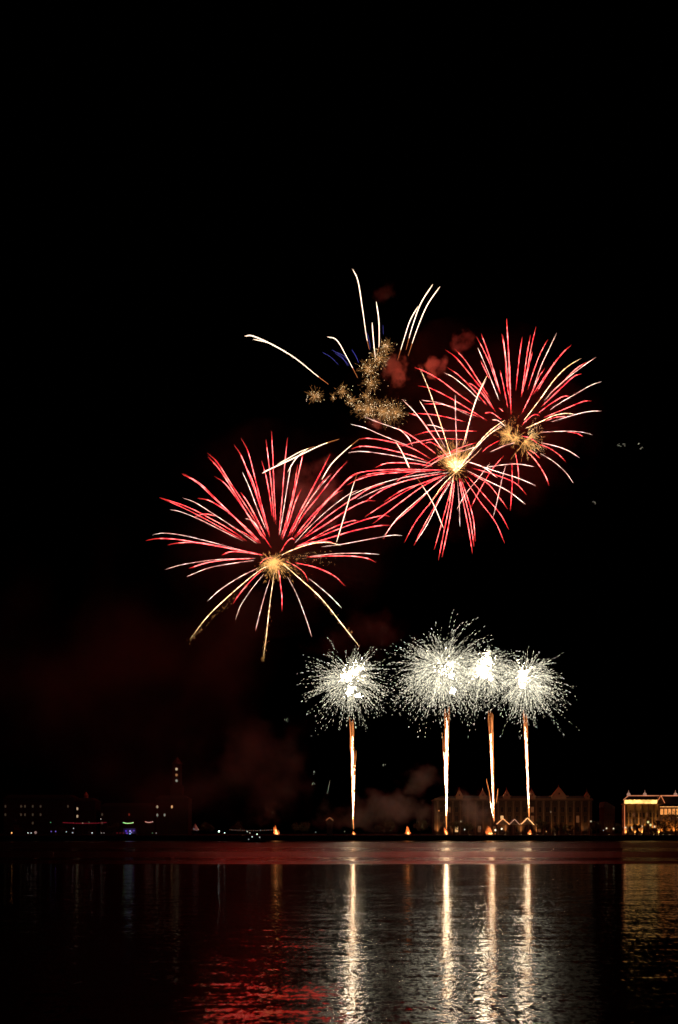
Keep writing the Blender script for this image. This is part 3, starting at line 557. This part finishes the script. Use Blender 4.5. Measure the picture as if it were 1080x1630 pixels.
for i in range(16):
    xx = hx0 + (i+0.5)*(hx1-hx0)/16; w_ = (hx1-hx0)/16
    mb.box(xx-w_/2+0.14, xx+w_/2-0.14, DH-0.56, DH-0.42, zc+0.62+0.08*(i%3), zc+3.0-0.1*(i%2))
mb.build('cornice_light', strip, hot)
zr = wz(1266, DH)
mb = MB(hot.location); mb.prism([(hx0, zc+0.503), (hx2, zc+0.503), (hx2, zr), (wx(1004, DH), zr)], DH+3.1, DH+6); mb.build('mansard_roof', roofm, hot)
mb = MB(hot.location); mb.box(wx(1004, DH), hx2, DH+2.9, DH+3.09, zr-0.35, zr+0.1)
n0 = len(mb.v); mb.tube([Vector((hx0+0.2, DH+2.9, zc+3.0)), Vector((wx(1003, DH), DH+2.9, zr))], [0.16, 0.16], 5); mb.build('ridge_light', glow('pink_ridge_light', (1.0, 0.33, 0.16), 0.75, flick=0.3, scale=0.3), hot)
for px in (1004, 1030, 1079):
    mb = MB(hot.location); xx = wx(px, DH); mb.ball((xx, DH+4, zr+0.6), 1.2, 1.2, 1.3); mb.frustum((xx, DH+4), 0.3, 0.05, zr+1.6, zr+3.4, 6); mb.build('roof_urn', glow('self_lit_urn', (1.0, 0.5, 0.35), 0.35), hot)  # urns are no lamps; emission stands in for light falling on them
xg = wx(1051.5, DH)
mb = MB(hot.location); mb.prism([(xg-2.2, zc+0.5), (xg+2.6, zc+0.5), (xg+2.4, zc+2.6), (xg, wz(1266, DH)), (xg-2.0, zc+2.6)], DH-0.95, DH+2); mb.build('corner_gable', trim, hot)
mb = MB(hot.location); mb.tube([Vector((xg, DH-1.1, wz(1266, DH))), Vector((xg+2.4, DH-1.1, zc+1.0))], [0.14, 0.14], 5); mb.tube([Vector((xg, DH-1.1, wz(1266, DH))), Vector((xg-1.6, DH-1.1, zc+2.9))], [0.14, 0.14], 5); mb.tube([Vector((hx0+0.1, DH-0.25, GZ+1)), Vector((hx0+0.1, DH-0.25, zc-0.2))], [0.13, 0.13], 5); mb.build('gable_light', glow('orange_edge_light', (1.0, 0.28, 0.10), 1.1), hot)
for px in (996, 1011, 1022, 1032, 1041, 1049):
    mb = MB(hot.location); xx = wx(px, DH); mb.frustum((xx, DH-0.7), 0.5, 0.42, GZ, zc-0.003, 10); mb.build('column', trim, hot)
for i in range(10):
    xx = hx0 + 1.6 + i*(hx1-hx0-3.2)/9
    for zz, hh in ((GZ+2, 3.2), (GZ+7, 3.2), (GZ+11.3, 2.6)): window(hot, xx, zz, 1.1, hh, DH-0.003, dimwarm if (i*3+int(zz)) % 4 == 0 else win_dark, trim)
lit = glow('orange_lit_window', (1.0, 0.32, 0.06), 0.9)
frm = glow('glowing_wing_trim', (1.0, 0.42, 0.13), 1.1, flick=0.4, scale=0.8)  # wing window frames glow themselves; emission stands in for light on them
for i in range(9):
    xx = hx1 + 2.0 + i*2.5
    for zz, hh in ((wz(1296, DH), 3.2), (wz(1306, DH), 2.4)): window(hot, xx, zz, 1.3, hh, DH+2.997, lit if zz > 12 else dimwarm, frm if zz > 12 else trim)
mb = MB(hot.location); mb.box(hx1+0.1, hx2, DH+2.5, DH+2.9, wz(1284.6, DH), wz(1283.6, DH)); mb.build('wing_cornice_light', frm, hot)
for i, px in enumerate((996, 1011, 1022, 1041, 1049)):
    uplight(px, DH-2.0, (14000, 9000, 14000, 9000, 14000)[i], (1.0, 0.45, 0.13), 'small floodlight at the foot of the bright hotel columns, one of a row alike', cone=60, grp='hotel floodlights')
for i, px in enumerate((1056, 1066, 1076)):
    uplight(px, DH+0.8, 5000, (1.0, 0.36, 0.09), 'small floodlight under the orange hotel wing, one of three alike', h=0, cone=60, grp='wing floodlights')
# dim block between palace and hotel
DW = 650.0
blk = empty('corner_house', (wx(970, DW), DW, GZ), 'dim brown narrow house between the palace and the bright hotel', 'building')
mb = MB(blk.location); mb.box(wx(962, DW), wx(979, DW), DW, DW+12, GZ, wz(1285, DW)); mb.build('wall', ochre, blk)
mb = MB(blk.location); mb.prism([(wx(961, DW), wz(1285, DW)), (wx(980, DW), wz(1285, DW)), (wx(966, DW), wz(1276, DW)), (wx(963, DW), wz(1276, DW))], DW-0.3, DW+12.3); mb.build('roof', roofm, blk)
for i in range(4):
    for j in range(3): window(blk, wx(964.5+i*4, DW), GZ+2+j*5, 0.8, 2.4, DW-0.003, win_dark, trim)
uplight(970, DW-2.5, 350, (1.0, 0.35, 0.10), 'lone floodlight before the dim house between palace and hotel')
# left bank: dark blocks with a few lit windows
DL = 660.0
dtrim = surf('unlit_dark_trim', (0.022, 0.018, 0.015), 0.9)  # pale trim darkened in colour to stand for the night's lack of light
def block(name, label, px0, px1, ytop, cols, rows, lits, roofh=2.5, D=DL, mat=dark_plaster, tower=None):
    r_ = empty(name, (wx((px0+px1)/2, D), D, GZ), label, 'building'); X0, X1, Z = wx(px0, D), wx(px1, D), wz(ytop, D)
    mb = MB(r_.location); mb.box(X0, X1, D, D+16, GZ, Z); mb.build('wall', mat, r_)
    mb = MB(r_.location); mb.box(X0-0.4, X1+0.4, D-0.6, D+16.3, Z, Z+0.5); mb.build('cornice', dtrim, r_)
    mb = MB(r_.location); mb.prism([(X0, Z+0.503), (X1, Z+0.503), (X1-3, Z+roofh), (X0+3, Z+roofh)], D+0.5, D+15); mb.build('roof', roofm, r_)
    for i in range(cols):
        for j in range(rows):
            xx = X0 + (i+0.5)*(X1-X0)/cols; zz = GZ + 1.5 + j*(Z-GZ-2)/rows
            pc = CX + xx/D*F; pr = HORIZON - (zz+1-CAM_H)/D*F
            gm = win_dark
            for (lx, ly, mm) in lits:
                if abs(pc-lx) < (px1-px0)/cols*0.55 and abs(pr-ly) < (Z-GZ-2)/rows/D*F*0.6: gm = mm
            window(r_, xx, zz, 1.0, 1.7, D-0.003, gm, dtrim if gm is win_dark else dark_plaster)
    return r_
bw = glow('bright_window', (1.0, 0.72, 0.42), 0.5); dw = glow('faint_window', (0.9, 0.6, 0.35), 0.05)
block('apartment_house', 'broad dark building with faint windows at the far left', 6, 118, 1271, 18, 4, [(67, 1278, bw), (67, 1291, dw), (123, 1290, bw), (54, 1290, dw), (54, 1303, dw), (8, 1291, dw), (37, 1291, dw), (41, 1291, dw), (110, 1278, dw)])
block('corner_building', 'dark building with a small rooftop lantern right of the broad one', 121, 152, 1276, 6, 4, [(123, 1290, bw), (123, 1302, bw), (134, 1278, dw)])
block('long_building', 'low dark building behind the purple stage light', 160, 246, 1284, 14, 3, [(162, 1302, dw), (208, 1300, glow('red_window', (1, .1, .05), .12))])
block('stair_building', 'dark building with a column of lit stair windows right of the purple stage', 248, 300, 1272, 9, 4, [(253, 1279, bw), (253, 1290, bw), (253, 1301, cool), (263, 1302, cool), (275, 1289, warm)])
tw = empty('tower', (wx(281, DL+20), DL+20, GZ), 'tall slim dark tower with three lights one above the other on the left bank', 'tower')
D = DL+20; xx = wx(281, D)
mb = MB(tw.location); mb.box(xx-4, xx+4, D, D+8, GZ, wz(1250, D)); mb.box(xx-2.8, xx+2.8, D+1.2, D+6.8, wz(1250, D), wz(1216, D)); mb.build('shaft', dark_plaster, tw)
mb = MB(tw.location); mb.frustum((xx, D+4), 4.0, 0.1, wz(1216, D), wz(1204, D), 8); mb.build('spire', roofm, tw)
for y, mm in ((1224, bw), (1233.5, glow('tower_window', (1, .4, .15), .3)), (1242.5, cool)):
    mb = MB(tw.location); z = wz(y, D); mb.box(xx-0.7, xx+0.7, D+0.9, D+1.19, z-0.8, z+0.8); mb.build('lit_window', mm, tw)
# rooftop lantern
mb = MB(Vector((wx(135, DL), DL+4, wz(1272, DL)))); mb.frustum((wx(135, DL), DL+4), 1.6, 1.4, wz(1275, DL), wz(1266, DL), 8); mb.frustum((wx(135, DL), DL+4), 1.8, 0.1, wz(1266, DL), wz(1260, DL), 8); o = mb.build('roof_lantern', surf('pale_dome', (.35, .25, .2), .7)); tag(o, 'small domed lantern on the roof of the narrow dark building', 'lantern')

# ------------------------------------------------------------------ lamps along the bank
def lamp(px, py, col, strength, r, label, D=545.0, name='street_lamp', grp='lamps along the far bank'):
    strength *= 0.55 if px < 340 else 0.7; r *= 0.72
    base = Vector((wx(px, D), D, GZ)); z = max(wz(py, D), GZ+1.2); o_ = empty(name, base, label, 'lamp', grp)
    mb = MB(base); mb.frustum((base.x, D), 0.12, 0.05, GZ, z-0.15, 6); mb.frustum((base.x, D), 0.22, 0.16, GZ, GZ+0.4, 6); mb.build('pole', surf('black_steel', (0.03,)*3, 0.5), o_)
    mb = MB(base); mb.ball((base.x, D, z+r*0.5), r, r, r*1.1); mb.build('globe', glow('lamp_%d_%d' % (int(px), int(py)), col, strength), o_)
    return o_
WW, YY, OO, GG, PP = (1, .93, .85), (1, .8, .5), (1, .4, .12), (.3, 1, .4), (.45, .22, 1)
for px, py, col, st, r, lab in (
    (19, 1327, OO, 3.5, .5, 'orange lamp nearest the left edge of the bank'), (45, 1329.5, WW, 2, .35, 'pale lamp under the broad dark building'), (50, 1330, WW, 1.8, .35, 'pale lamp beside the first under the broad dark building'),
    (57, 1328, (1,.6,.5), .4, 1.0, 'dim pinkish lamp under the broad dark building'), (82, 1324, PP, .7, .4, 'left faint violet lamp'), (89, 1324, PP, 1.0, .4, 'right faint violet lamp'), (106, 1324.5, WW, 1.1, .35, 'small white lamp right of the violet pair'),
    (117.5, 1319, WW, 1.1, .35, 'higher white lamp left of the narrow building door'), (116, 1326, WW, 1.2, .4, 'white lamp below the higher one'), (147, 1330, WW, 2.0, .4, 'white lamp left of the purple stage'),
    (162, 1330, WW, .8, .3, 'faint lamp close left of the purple stage'), (166, 1330, WW, .7, .3, 'fainter lamp touching the pair left of the purple stage'), (161, 1304, WW, .9, .35, 'lone lamp high before the low dark building'),
    (81, 1309.5, GG, .6, .35, 'faint green lamp under the broad dark building'), (132, 1310.5, YY, .8, .35, 'yellowish lamp before the narrow dark building'), (142, 1309, GG, .4, .35, 'faint green lamp before the narrow dark building'),
    (243, 1335, GG, .6, .3, 'faint green lamp low at the water right of the stage'), (249, 1328.5, WW, .8, .3, 'faint white lamp right of the purple stage'),
    (349, 1324, WW, 4.5, .55, 'brightest white lamp left of the dark boat'), (358, 1327, WW, 2.5, .4, 'second white lamp left of the dark boat'), (394, 1324, WW, 1.2, .35, 'pale lamp above the dark boat'), (398, 1327, YY, 1.0, .35, 'yellow lamp above the dark boat'),
    (966, 1319, YY, 1.3, .6, 'yellow lamp left of the pair before the dim house'), (977, 1319.5, YY, 1.2, .6, 'yellow lamp right of the pair before the dim house'), (961, 1322, WW, .6, .4, 'faint lamp below the yellow pair'),
    (996, 1318, YY, 1.2, .75, 'globe lamp under the left corner of the bright hotel'), (1006, 1318, YY, .9, .6, 'globe lamp second from the hotel corner'), (1022, 1316, (1,.55,.3), 1.6, .8, 'orange globe lamp before the hotel columns'),
    (1032, 1309.5, (.95,.85,.35), 1.3, .9, 'upper yellow-green lamp before the bright hotel'), (1036, 1314, (.95,.85,.35), 1.2, .9, 'lower yellow-green lamp before the bright hotel'), (1042, 1316.5, YY, 1.6, .7, 'yellow lamp right end of the hotel cluster'),
    (877, 1293, YY, .4, .5, 'faint lamp high left before the central palace pediment'), (870, 1324, OO, 1.0, .4, 'small orange lamp right of the tents'), (941, 1308, YY, .8, .6, 'yellow lamp before the right end of the palace'),
    (740, 1321, WW, 1.0, .5, 'white lamp low behind the second tail'), (765, 1319, WW, .3, .4, 'faint lamp left of the widest fire'), (799, 1320, (1,.85,.6), 3.0, .6, 'bright lamp under the first tent'), (789, 1322, (1,.8,.5), 4.0, .6, 'bright lamp at the foot of the third tail'),
    (734, 1308, (1,.8,.5), .45, .5, 'dim tall lamp before the palace left end'), (699, 1291, OO, 1.0, .5, 'orange lamp at the left end of the palace'),
    (415, 1322, (.8,.8,.8), .3, .35, 'faint grey lamp right of the dark boat'), (503, 1325, WW, .25, .4, 'very faint lamp left of the leftmost tail'), (549, 1324, YY, .2, .4, 'very faint yellow lamp by the leftmost tail')):
    lamp(px, py, col, st, r, lab, D=(600.0 if px > 950 and px < 1050 else 545.0))
# lamps on strings
def festoon(px0, px1, py, cols, n, lab, st=0.4, D=548.0):
    o_ = empty('light_string', Vector((wx(px0, D), D, GZ)), lab, 'lights'); mb = MB(o_.location)
    for px in (px0-1, px1+1): mb.frustum((wx(px, D), D), 0.08, 0.06, GZ, wz(py-1, D), 5)
    mb.tube([Vector((wx(px0-1+(px1-px0+2)*i/8, D), D, wz(py-1, D)-0.5*math.sin(math.pi*i/8))) for i in range(9)], [0.03]*9, 4); mb.build('poles_and_wire', surf('black_steel', (0.03,)*3, 0.5), o_)
    for c_i, col in enumerate(cols):
        mb = MB(o_.location)
        for i in range(c_i, n, len(cols)): t = (i+0.5)/n; mb.ball((wx(px0+(px1-px0)*t, D), D, wz(py-1, D)-0.5*math.sin(math.pi*t)-0.25), .22, .22, .25, seg=5, ring=3)
        mb.build('bulbs', glow('bulb_%s_%d' % (str(col), int(st*100)), col, st), o_)
festoon(196, 213, 1309.5, [(.2,1,.25), (.9,1,.4)], 14, 'string of green bulbs above the purple stage', 1.2)
festoon(231, 244, 1308, [(1,.3,.2), (1,.6,.5)], 10, 'short string of pink bulbs right of the green string', .8)
festoon(100, 170, 1309.5, [(1,.05,.1)], 30, 'long faint string of red bulbs before the left buildings', .25)
festoon(240, 266, 1335.5, [(.2,.8,.4), (.6,.8,.6)], 12, 'faint low string of green bulbs by the water', .12, D=532)
festoon(365, 440, 1321, [(1,.35,.2), (.8,.7,.6)], 26, 'faint string of bulbs between the white lamps and the orange fire', .16)
# purple stage
st = empty('stage', Vector((wx(206, 540), 540, GZ)), 'small stage glowing purple and blue on the left bank', 'stage')
mb = MB(st.location); X = wx(206, 540); mb.box(X-4, X+4, 538, 542, GZ, GZ+0.5)
for sx in (-3.8, 3.8):
    mb.frustum((X+sx, 538.4), .12, .12, GZ+.5, GZ+4.2, 6); mb.frustum((X+sx, 541.6), .12, .12, GZ+.5, GZ+4.2, 6)
mb.box(X-4.2, X+4.2, 538.2, 541.8, GZ+4.2, GZ+4.4); mb.build('platform', surf('black_steel', (0.03,)*3, 0.5), st)
mb = MB(st.location); mb.box(X-3.4, X+3.4, 541.2, 541.4, GZ+.9, GZ+3.9); mb.build('backdrop', surf('grey_cloth', (.4, .4, .45), .9), st)
for dx, dz, col, s_, r_ in ((0.6, 2.4, (.45, .35, 1), 2.5, .3), (1.4, 1.7, (.6, .4, 1), 1.2, .25), (-1.6, 2.4, (.15, .05, 1), .7, .4), (-1, 1.2, (.3, .1, 1), .5, .4), (2.6, 2.6, (.3, .1, 1), .45, .4), (.6, .9, (.3, .6, 1), 1.5, .3)):
    mb = MB(st.location); mb.ball((X+dx, 539.4, GZ+dz), r_, r_, r_); mb.build('stage_lamp', glow('stage_%d' % int(dx*10+dz*100), col, s_), st)
point('stage_light', (X, 539.2, GZ+2.5), (.3, .12, 1), 6, 2.0, st)
for dx, s_ in ((-6, .5), (-9, .3), (-12, .35), (-4.6, .5)):
    lamp(206+dx*1.6, 1333 if dx > -8 else 1330, (1, .05, .1), s_, .35, 'dim red lamp left of the purple stage, one of four alike', name='red_lamp', grp='red lamps left of the stage')

# ------------------------------------------------------------------ tents with lit edges
edge = glow('tent_edge_light', (1.0, 0.42, 0.14), 2.0, flick=0.3, scale=1.0)
for (a, b, c, col_, lab) in (((791, 1312), (801, 1303), (811.5, 1312.5), edge, 'left peaked tent outlined with orange lights beside the third tail'), ((811.5, 1312), (819.5, 1304), (828, 1313), glow('dim_tent_edge', (1, .5, .3), .7), 'middle peaked tent with the dimmest lit edges'), ((830, 1312), (840, 1302), (850.5, 1313), glow('bright_tent_edge', (1, .5, .18), 2.8), 'right peaked tent with the brightest lit edges, under the rightmost tail')):
    D = 550.0; t_ = empty('peaked_tent', Vector((wx(b[0], D), D, GZ)), lab, 'tent', 'peaked tents on the bank')
    A_, B_, C_ = (wx(a[0], D), wz(a[1], D)), (wx(b[0], D), wz(b[1], D)), (wx(c[0], D), wz(c[1], D))
    mb = MB(t_.location); mb.prism([(A_[0]+.15, A_[1]), (C_[0]-.15, C_[1]), (B_[0], B_[1]-.1)], D, D+6); mb.build('canopy', surf('tent_canvas', (.25, .2, .17), .9), t_)
    for x_ in (A_[0]+.4, C_[0]-.4):
        for y_ in (D+.3, D+5.7): mb = MB(t_.location); mb.frustum((x_, y_), .08, .08, GZ, A_[1]-.003, 6); mb.build('leg', surf('black_steel', (0.03,)*3, 0.5), t_)
    for P0, P1 in ((A_, B_), (B_, C_)):
        mb = MB(t_.location); mb.tube([Vector((P0[0], D-.2, P0[1])), Vector((P1[0], D-.2, P1[1]))], [.13, .13], 6); mb.build('edge_light', col_, t_)
D = 550.0; t_ = empty('white_tent', Vector((wx(311, D), D, GZ)), 'small pale pointed tent alone left of the white lamps', 'tent')
mb = MB(t_.location); mb.frustum((wx(311, D), D), 2.3, .1, wz(1321.5, D), wz(1311, D), 4); mb.build('canopy', surf('pale_canvas', (.6, .6, .6), .8), t_)
for sx in (-1.5, 1.5): mb = MB(t_.location); mb.frustum((wx(311, D)+sx, D), .08, .08, GZ, wz(1321.5, D)-.003, 6); mb.build('leg', surf('black_steel', (0.03,)*3, 0.5), t_)
lamp(309, 1320, (.8, .8, .9), .4, .5, 'faint bluish lamp under the small pale tent')
lamp(314, 1322, (.8, .8, .9), .2, .5, 'fainter bluish lamp right beneath the small pale tent')
# small lit roof far behind the smoke
D = 600.0; r_ = empty('lit_hut', Vector((wx(525, D), D, GZ)), 'tiny hut with a faint orange roof edge behind the smoke left of the leftmost tail', 'hut'); X = wx(525, D); Z = wz(1306, D)
mb = MB(r_.location); mb.box(X-1.8, X+1.8, D, D+4, GZ, Z-.1); mb.prism([(X-2.2, Z-.097), (X+2.2, Z-.097), (X, Z+1.6)], D-.3, D+4.3); mb.build('body', dark_plaster, r_)
mb = MB(r_.location); mb.tube([Vector((X-2.2, D-.4, Z)), Vector((X, D-.4, Z+1.7)), Vector((X+2.2, D-.4, Z))], [.1]*3, 5); mb.build('edge_light', glow('hut_edge', (1, .3, .1), .9), r_)

# ------------------------------------------------------------------ boat
DBt = 425.0; X = wx(404, DBt)
bt = empty('tour_boat', Vector((X, DBt, 0)), 'dark low boat on the water before the far bank, left of the orange fire', 'boat')
mb = MB(bt.location); n0 = len(mb.v)
secs = [(-5.6, .15, 1.0), (-4.8, 1.1, .75), (-2, 1.5, .65), (2, 1.5, .65), (4.4, 1.2, .75), (5.4, .7, .9)]
for x_, hw, zt in secs:
    for (yy, zz) in ((-hw, zt), (-hw*.7, -.2), (0, -.4), (hw*.7, -.2), (hw, zt)): mb.v.append(Vector((x_, yy, zz)))
for i in range(5):
    for j in range(4): mb.f.append((i*5+j, i*5+j+1, (i+1)*5+j+1, (i+1)*5+j)); mb.m.append(0)
    mb.f.append((i*5+4, i*5, (i+1)*5, (i+1)*5+4)); mb.m.append(0)
mb.f.append((25, 26, 27, 28, 29)); mb.m.append(0); mb.build('hull', surf('dark_hull', (.03, .03, .035), .5), bt)
mb = MB(bt.location); mb.o = Vector((0, 0, 0)); mb.box(-2.6, 2.8, -.9, .9, .66, 1.9); mb.box(-3, 3.2, -1.1, 1.1, 1.903, 2.05); mb.build('cabin', surf('boat_cabin', (.12, .12, .12), .6), bt)
mb = MB(); mb.frustum((1.5, 0), .05, .04, 2.053, 3.4, 5); mb.build('mast', surf('black_steel', (0.03,)*3, 0.5), bt)
for x_, z_, s_ in ((-.6, 2.4, 1.2), (1.5, 3.5, 2.2), (2.6, 2.2, .8), (-2.0, 1.3, .3)):
    mb = MB(); mb.ball((x_, -.95 if z_ < 2 else 0, z_), .22, .16, .22); mb.build('boat_lamp', glow('boat_lamp_%d' % int(s_*10), (.9, 1, .85), s_), bt)

# ------------------------------------------------------------------ trees and shrubs
leaf = surf('foliage', (.05, .07, .03), .8, .4, .8); bark = surf('bark', (.06, .045, .03), .9)
def tree(px, D, h, w, seed, label, name='round_tree', low=0.3):
    b_ = Vector((wx(px, D), D, GZ)); r_ = empty(name, b_, label, 'tree', 'trees on the far bank'); rnd = random.Random(seed)
    mb = MB(b_); mb.tube([b_, b_+Vector((rnd.gauss(0, .2), 0, h*.35)), b_+Vector((rnd.gauss(0, .3), rnd.gauss(0, .3), h*.75))], [h*.035, h*.025, h*.008], 7)
    for i in range(6):
        s_ = b_+Vector((0, 0, h*rnd.uniform(.25, .55))); e_ = s_+Vector((rnd.uniform(-.35, .35)*w, rnd.uniform(-.35, .35)*w, h*.25)); mb.tube([s_, e_], [h*.014, h*.004], 5)
    mb.build('trunk', bark, r_)
    mb = MB(b_); cl = [(Vector((rnd.uniform(-.5, .5)*w*.8, rnd.uniform(-.5, .5)*w*.8, h*rnd.uniform(low+.12, .86))), rnd.uniform(.13, .24)*w) for _ in range(11)]
    for c_, rr in cl:
        for _ in range(150 if w > 9 else 90):
            v = Vector((rnd.gauss(0, 1), rnd.gauss(0, 1), rnd.gauss(0, 1))).normalized()*rr*rnd.uniform(.5, 1.1); p = b_+c_+v; p.z = max(p.z, GZ+.2)
            a = Vector((rnd.gauss(0, 1), rnd.gauss(0, 1), rnd.gauss(0, 1))).normalized(); c2 = a.cross(Vector((rnd.gauss(0, 1), rnd.gauss(0, 1), 1))).normalized(); s_ = rnd.uniform(.18, .42)
            mb.quad(p-a*s_, p-c2*s_*.6, p+a*s_, p+c2*s_*.6)
    mb.build('crown', leaf, r_)
for i, (px, D, h, w, lab) in enumerate((
    (1076, 560, 14, 17, 'large dark tree in front of the orange hotel wing at the right edge'), (1058, 562, 9, 10, 'smaller dark tree left of the large one, before the hotel wing'),
    (862, 600, 10, 8, 'dark tree before the palace right of the tents'), (880, 602, 8, 8, 'low dark tree below the central pediment of the palace'), (905, 602, 7, 8, 'dark tree before the palace between pediment and right end'),
    (950, 600, 9, 8, 'dark tree off the right end of the palace'), (985, 598, 8, 6, 'dark tree left of the bright hotel corner'), (722, 600, 9, 8, 'dark tree before the left end of the palace'), (745, 600, 8, 8, 'dark tree before the palace between second and third tails'), (1014, 596, 8, 6, 'dark tree in front of the bright hotel columns'),
    (670, 610, 9, 11, 'tree half hidden by smoke left of the palace'), (612, 612, 8, 11, 'tree in the smoke between the first two tails'), (480, 612, 8, 11, 'tree behind the smoke left of the leftmost tail'), (330, 610, 8, 10, 'tree between the stair building and the white lamps'),
    (30, 600, 6, 8, 'low tree before the broad dark building'), (95, 600, 6, 8, 'low tree at the right end of the broad dark building'), (180, 600, 7, 9, 'low tree behind the purple stage'), (380, 612, 8, 10, 'tree behind the dark boat'), (1042, 590, 4.5, 5, 'low shrub among the yellow lamps before the hotel'))):
    tree(px, D, h, w, 40+i, lab, 'round_tree' if h > 5 else 'shrub')

# ------------------------------------------------------------------ smoke
def smoke(px, py, D, rx, ry, dens, scale, seed, label, depth=None, lo=0.48, hi=0.7, col=(.8, .78, .76), rot=0.0):
    k = D/F; a, b_, d_ = rx*k, ry*k, (depth or min(rx, ry))*k
    bm = bmesh.new(); bmesh.ops.create_icosphere(bm, subdivisions=3, radius=1.0); me = bpy.data.meshes.new('smoke'); bm.to_mesh(me); bm.free()
    m = bpy.data.materials.new('smoke'); m.use_nodes = True; nt = m.node_tree; nt.nodes.clear(); N = nt.nodes; L = nt.links
    out = N.new('ShaderNodeOutputMaterial'); vol = N.new('ShaderNodeVolumePrincipled'); vol.inputs['Color'].default_value = (*col, 1); vol.inputs['Anisotropy'].default_value = 0.1
    tc = N.new('ShaderNodeTexCoord'); mp = N.new('ShaderNodeMapping'); mp.inputs['Scale'].default_value = (a, d_, b_); mp.inputs['Location'].default_value = (seed*13.7, seed*5.1, seed*3.3)
    nz = N.new('ShaderNodeTexNoise'); nz.inputs['Scale'].default_value = scale; nz.inputs['Detail'].default_value = 3.5; nz.inputs['Roughness'].default_value = .55
    ln = N.new('ShaderNodeVectorMath'); ln.operation = 'LENGTH'; L.new(tc.outputs['Object'], ln.inputs[0]); L.new(tc.outputs['Object'], mp.inputs['Vector']); L.new(mp.outputs[0], nz.inputs['Vector'])
    fo = N.new('ShaderNodeMath'); fo.operation = 'MULTIPLY_ADD'; fo.inputs[1].default_value = -0.40; L.new(ln.outputs['Value'], fo.inputs[0]); fo.inputs[2].default_value = 0.24
    ad = N.new('ShaderNodeMath'); ad.operation = 'ADD'; L.new(nz.outputs['Fac'], ad.inputs[0]); L.new(fo.outputs[0], ad.inputs[1])
    mr = N.new('ShaderNodeMapRange'); mr.interpolation_type = 'SMOOTHSTEP'; mr.inputs['From Min'].default_value = lo; mr.inputs['From Max'].default_value = hi; mr.inputs['To Max'].default_value = dens; L.new(ad.outputs[0], mr.inputs['Value'])
    L.new(mr.outputs[0], vol.inputs['Density']); L.new(vol.outputs[0], out.inputs['Volume'])
    o_ = link('smoke', me, m); o_.location = W(px, py, D); o_.scale = (a, d_, b_); o_.rotation_euler = (0, rot, 0)
    tag(o_, label, 'smoke', None, 'stuff'); return o_
smoke(437, 845, 560, 215, 170, .0018, .03, 21, 'thin smoke added for the dark red halo inside the widest starburst', lo=.40, hi=.85)  # added volume, gives the burst its red halo
smoke(745, 690, 588, 230, 170, .0015, .03, 22, 'thin smoke added for the dark red halo inside the two upper red starbursts', lo=.40, hi=.85)  # likewise added to carry the red halo of these two bursts
smoke(255, 1270, 600, 170, 62, .006, .04, 23, 'low brown smoke spreading over the stair building and the purple stage', depth=60, lo=.40, hi=.8)
# red-lit puffs up high
smoke(690, 583, 590, 30, 26, .09, .16, 1, 'red lit smoke puff left of the highest red starburst')
smoke(738, 548, 592, 32, 26, .05, .16, 2, 'dim red smoke puff above left of the highest red starburst')
smoke(628, 590, 600, 30, 32, .05, .14, 3, 'dark red smoke by the gold crackle')
smoke(611, 463, 600, 26, 22, .02, .14, 4, 'faintest red smoke puff near the topmost comets')
smoke(600, 676, 590, 18, 18, .05, .2, 5, 'small orange red smoke puff under the gold crackle')
smoke(495, 785, 575, 85, 70, .02, .09, 6, 'dark red smoke behind the right half of the widest starburst')
# drifting smoke, left and low
smoke(150, 1080, 640, 400, 270, .0030, .018, 7, 'very faint broad smoke drifting over the left bank', depth=150, lo=.42, hi=.8)
smoke(400, 1230, 575, 140, 95, .012, .05, 8, 'brownish smoke drifting up left of the leftmost tail', depth=60, lo=.40, hi=.8)
smoke(430, 1295, 560, 34, 34, .02, .12, 9, 'smoke plume leaning left from the lone orange fire', rot=-0.5)
smoke(600, 1290, 572, 125, 46, .03, .07, 10, 'rolling grey brown smoke bank between the first two tails', depth=50)
smoke(665, 1240, 585, 52, 38, .022, .08, 11, 'round smoke puff above the bank left of the second tail')
smoke(680, 1300, 560, 36, 28, .02, .12, 12, 'smoke leaning left from the fire at the second tail', rot=.5)
smoke(752, 1285, 575, 50, 44, .035, .09, 13, 'brown smoke rising left of the widest fire before the palace', rot=.6)
smoke(570, 1010, 600, 110, 50, .0035, .05, 14, 'faint reddish smoke behind the top of the leftmost white firework', depth=60)
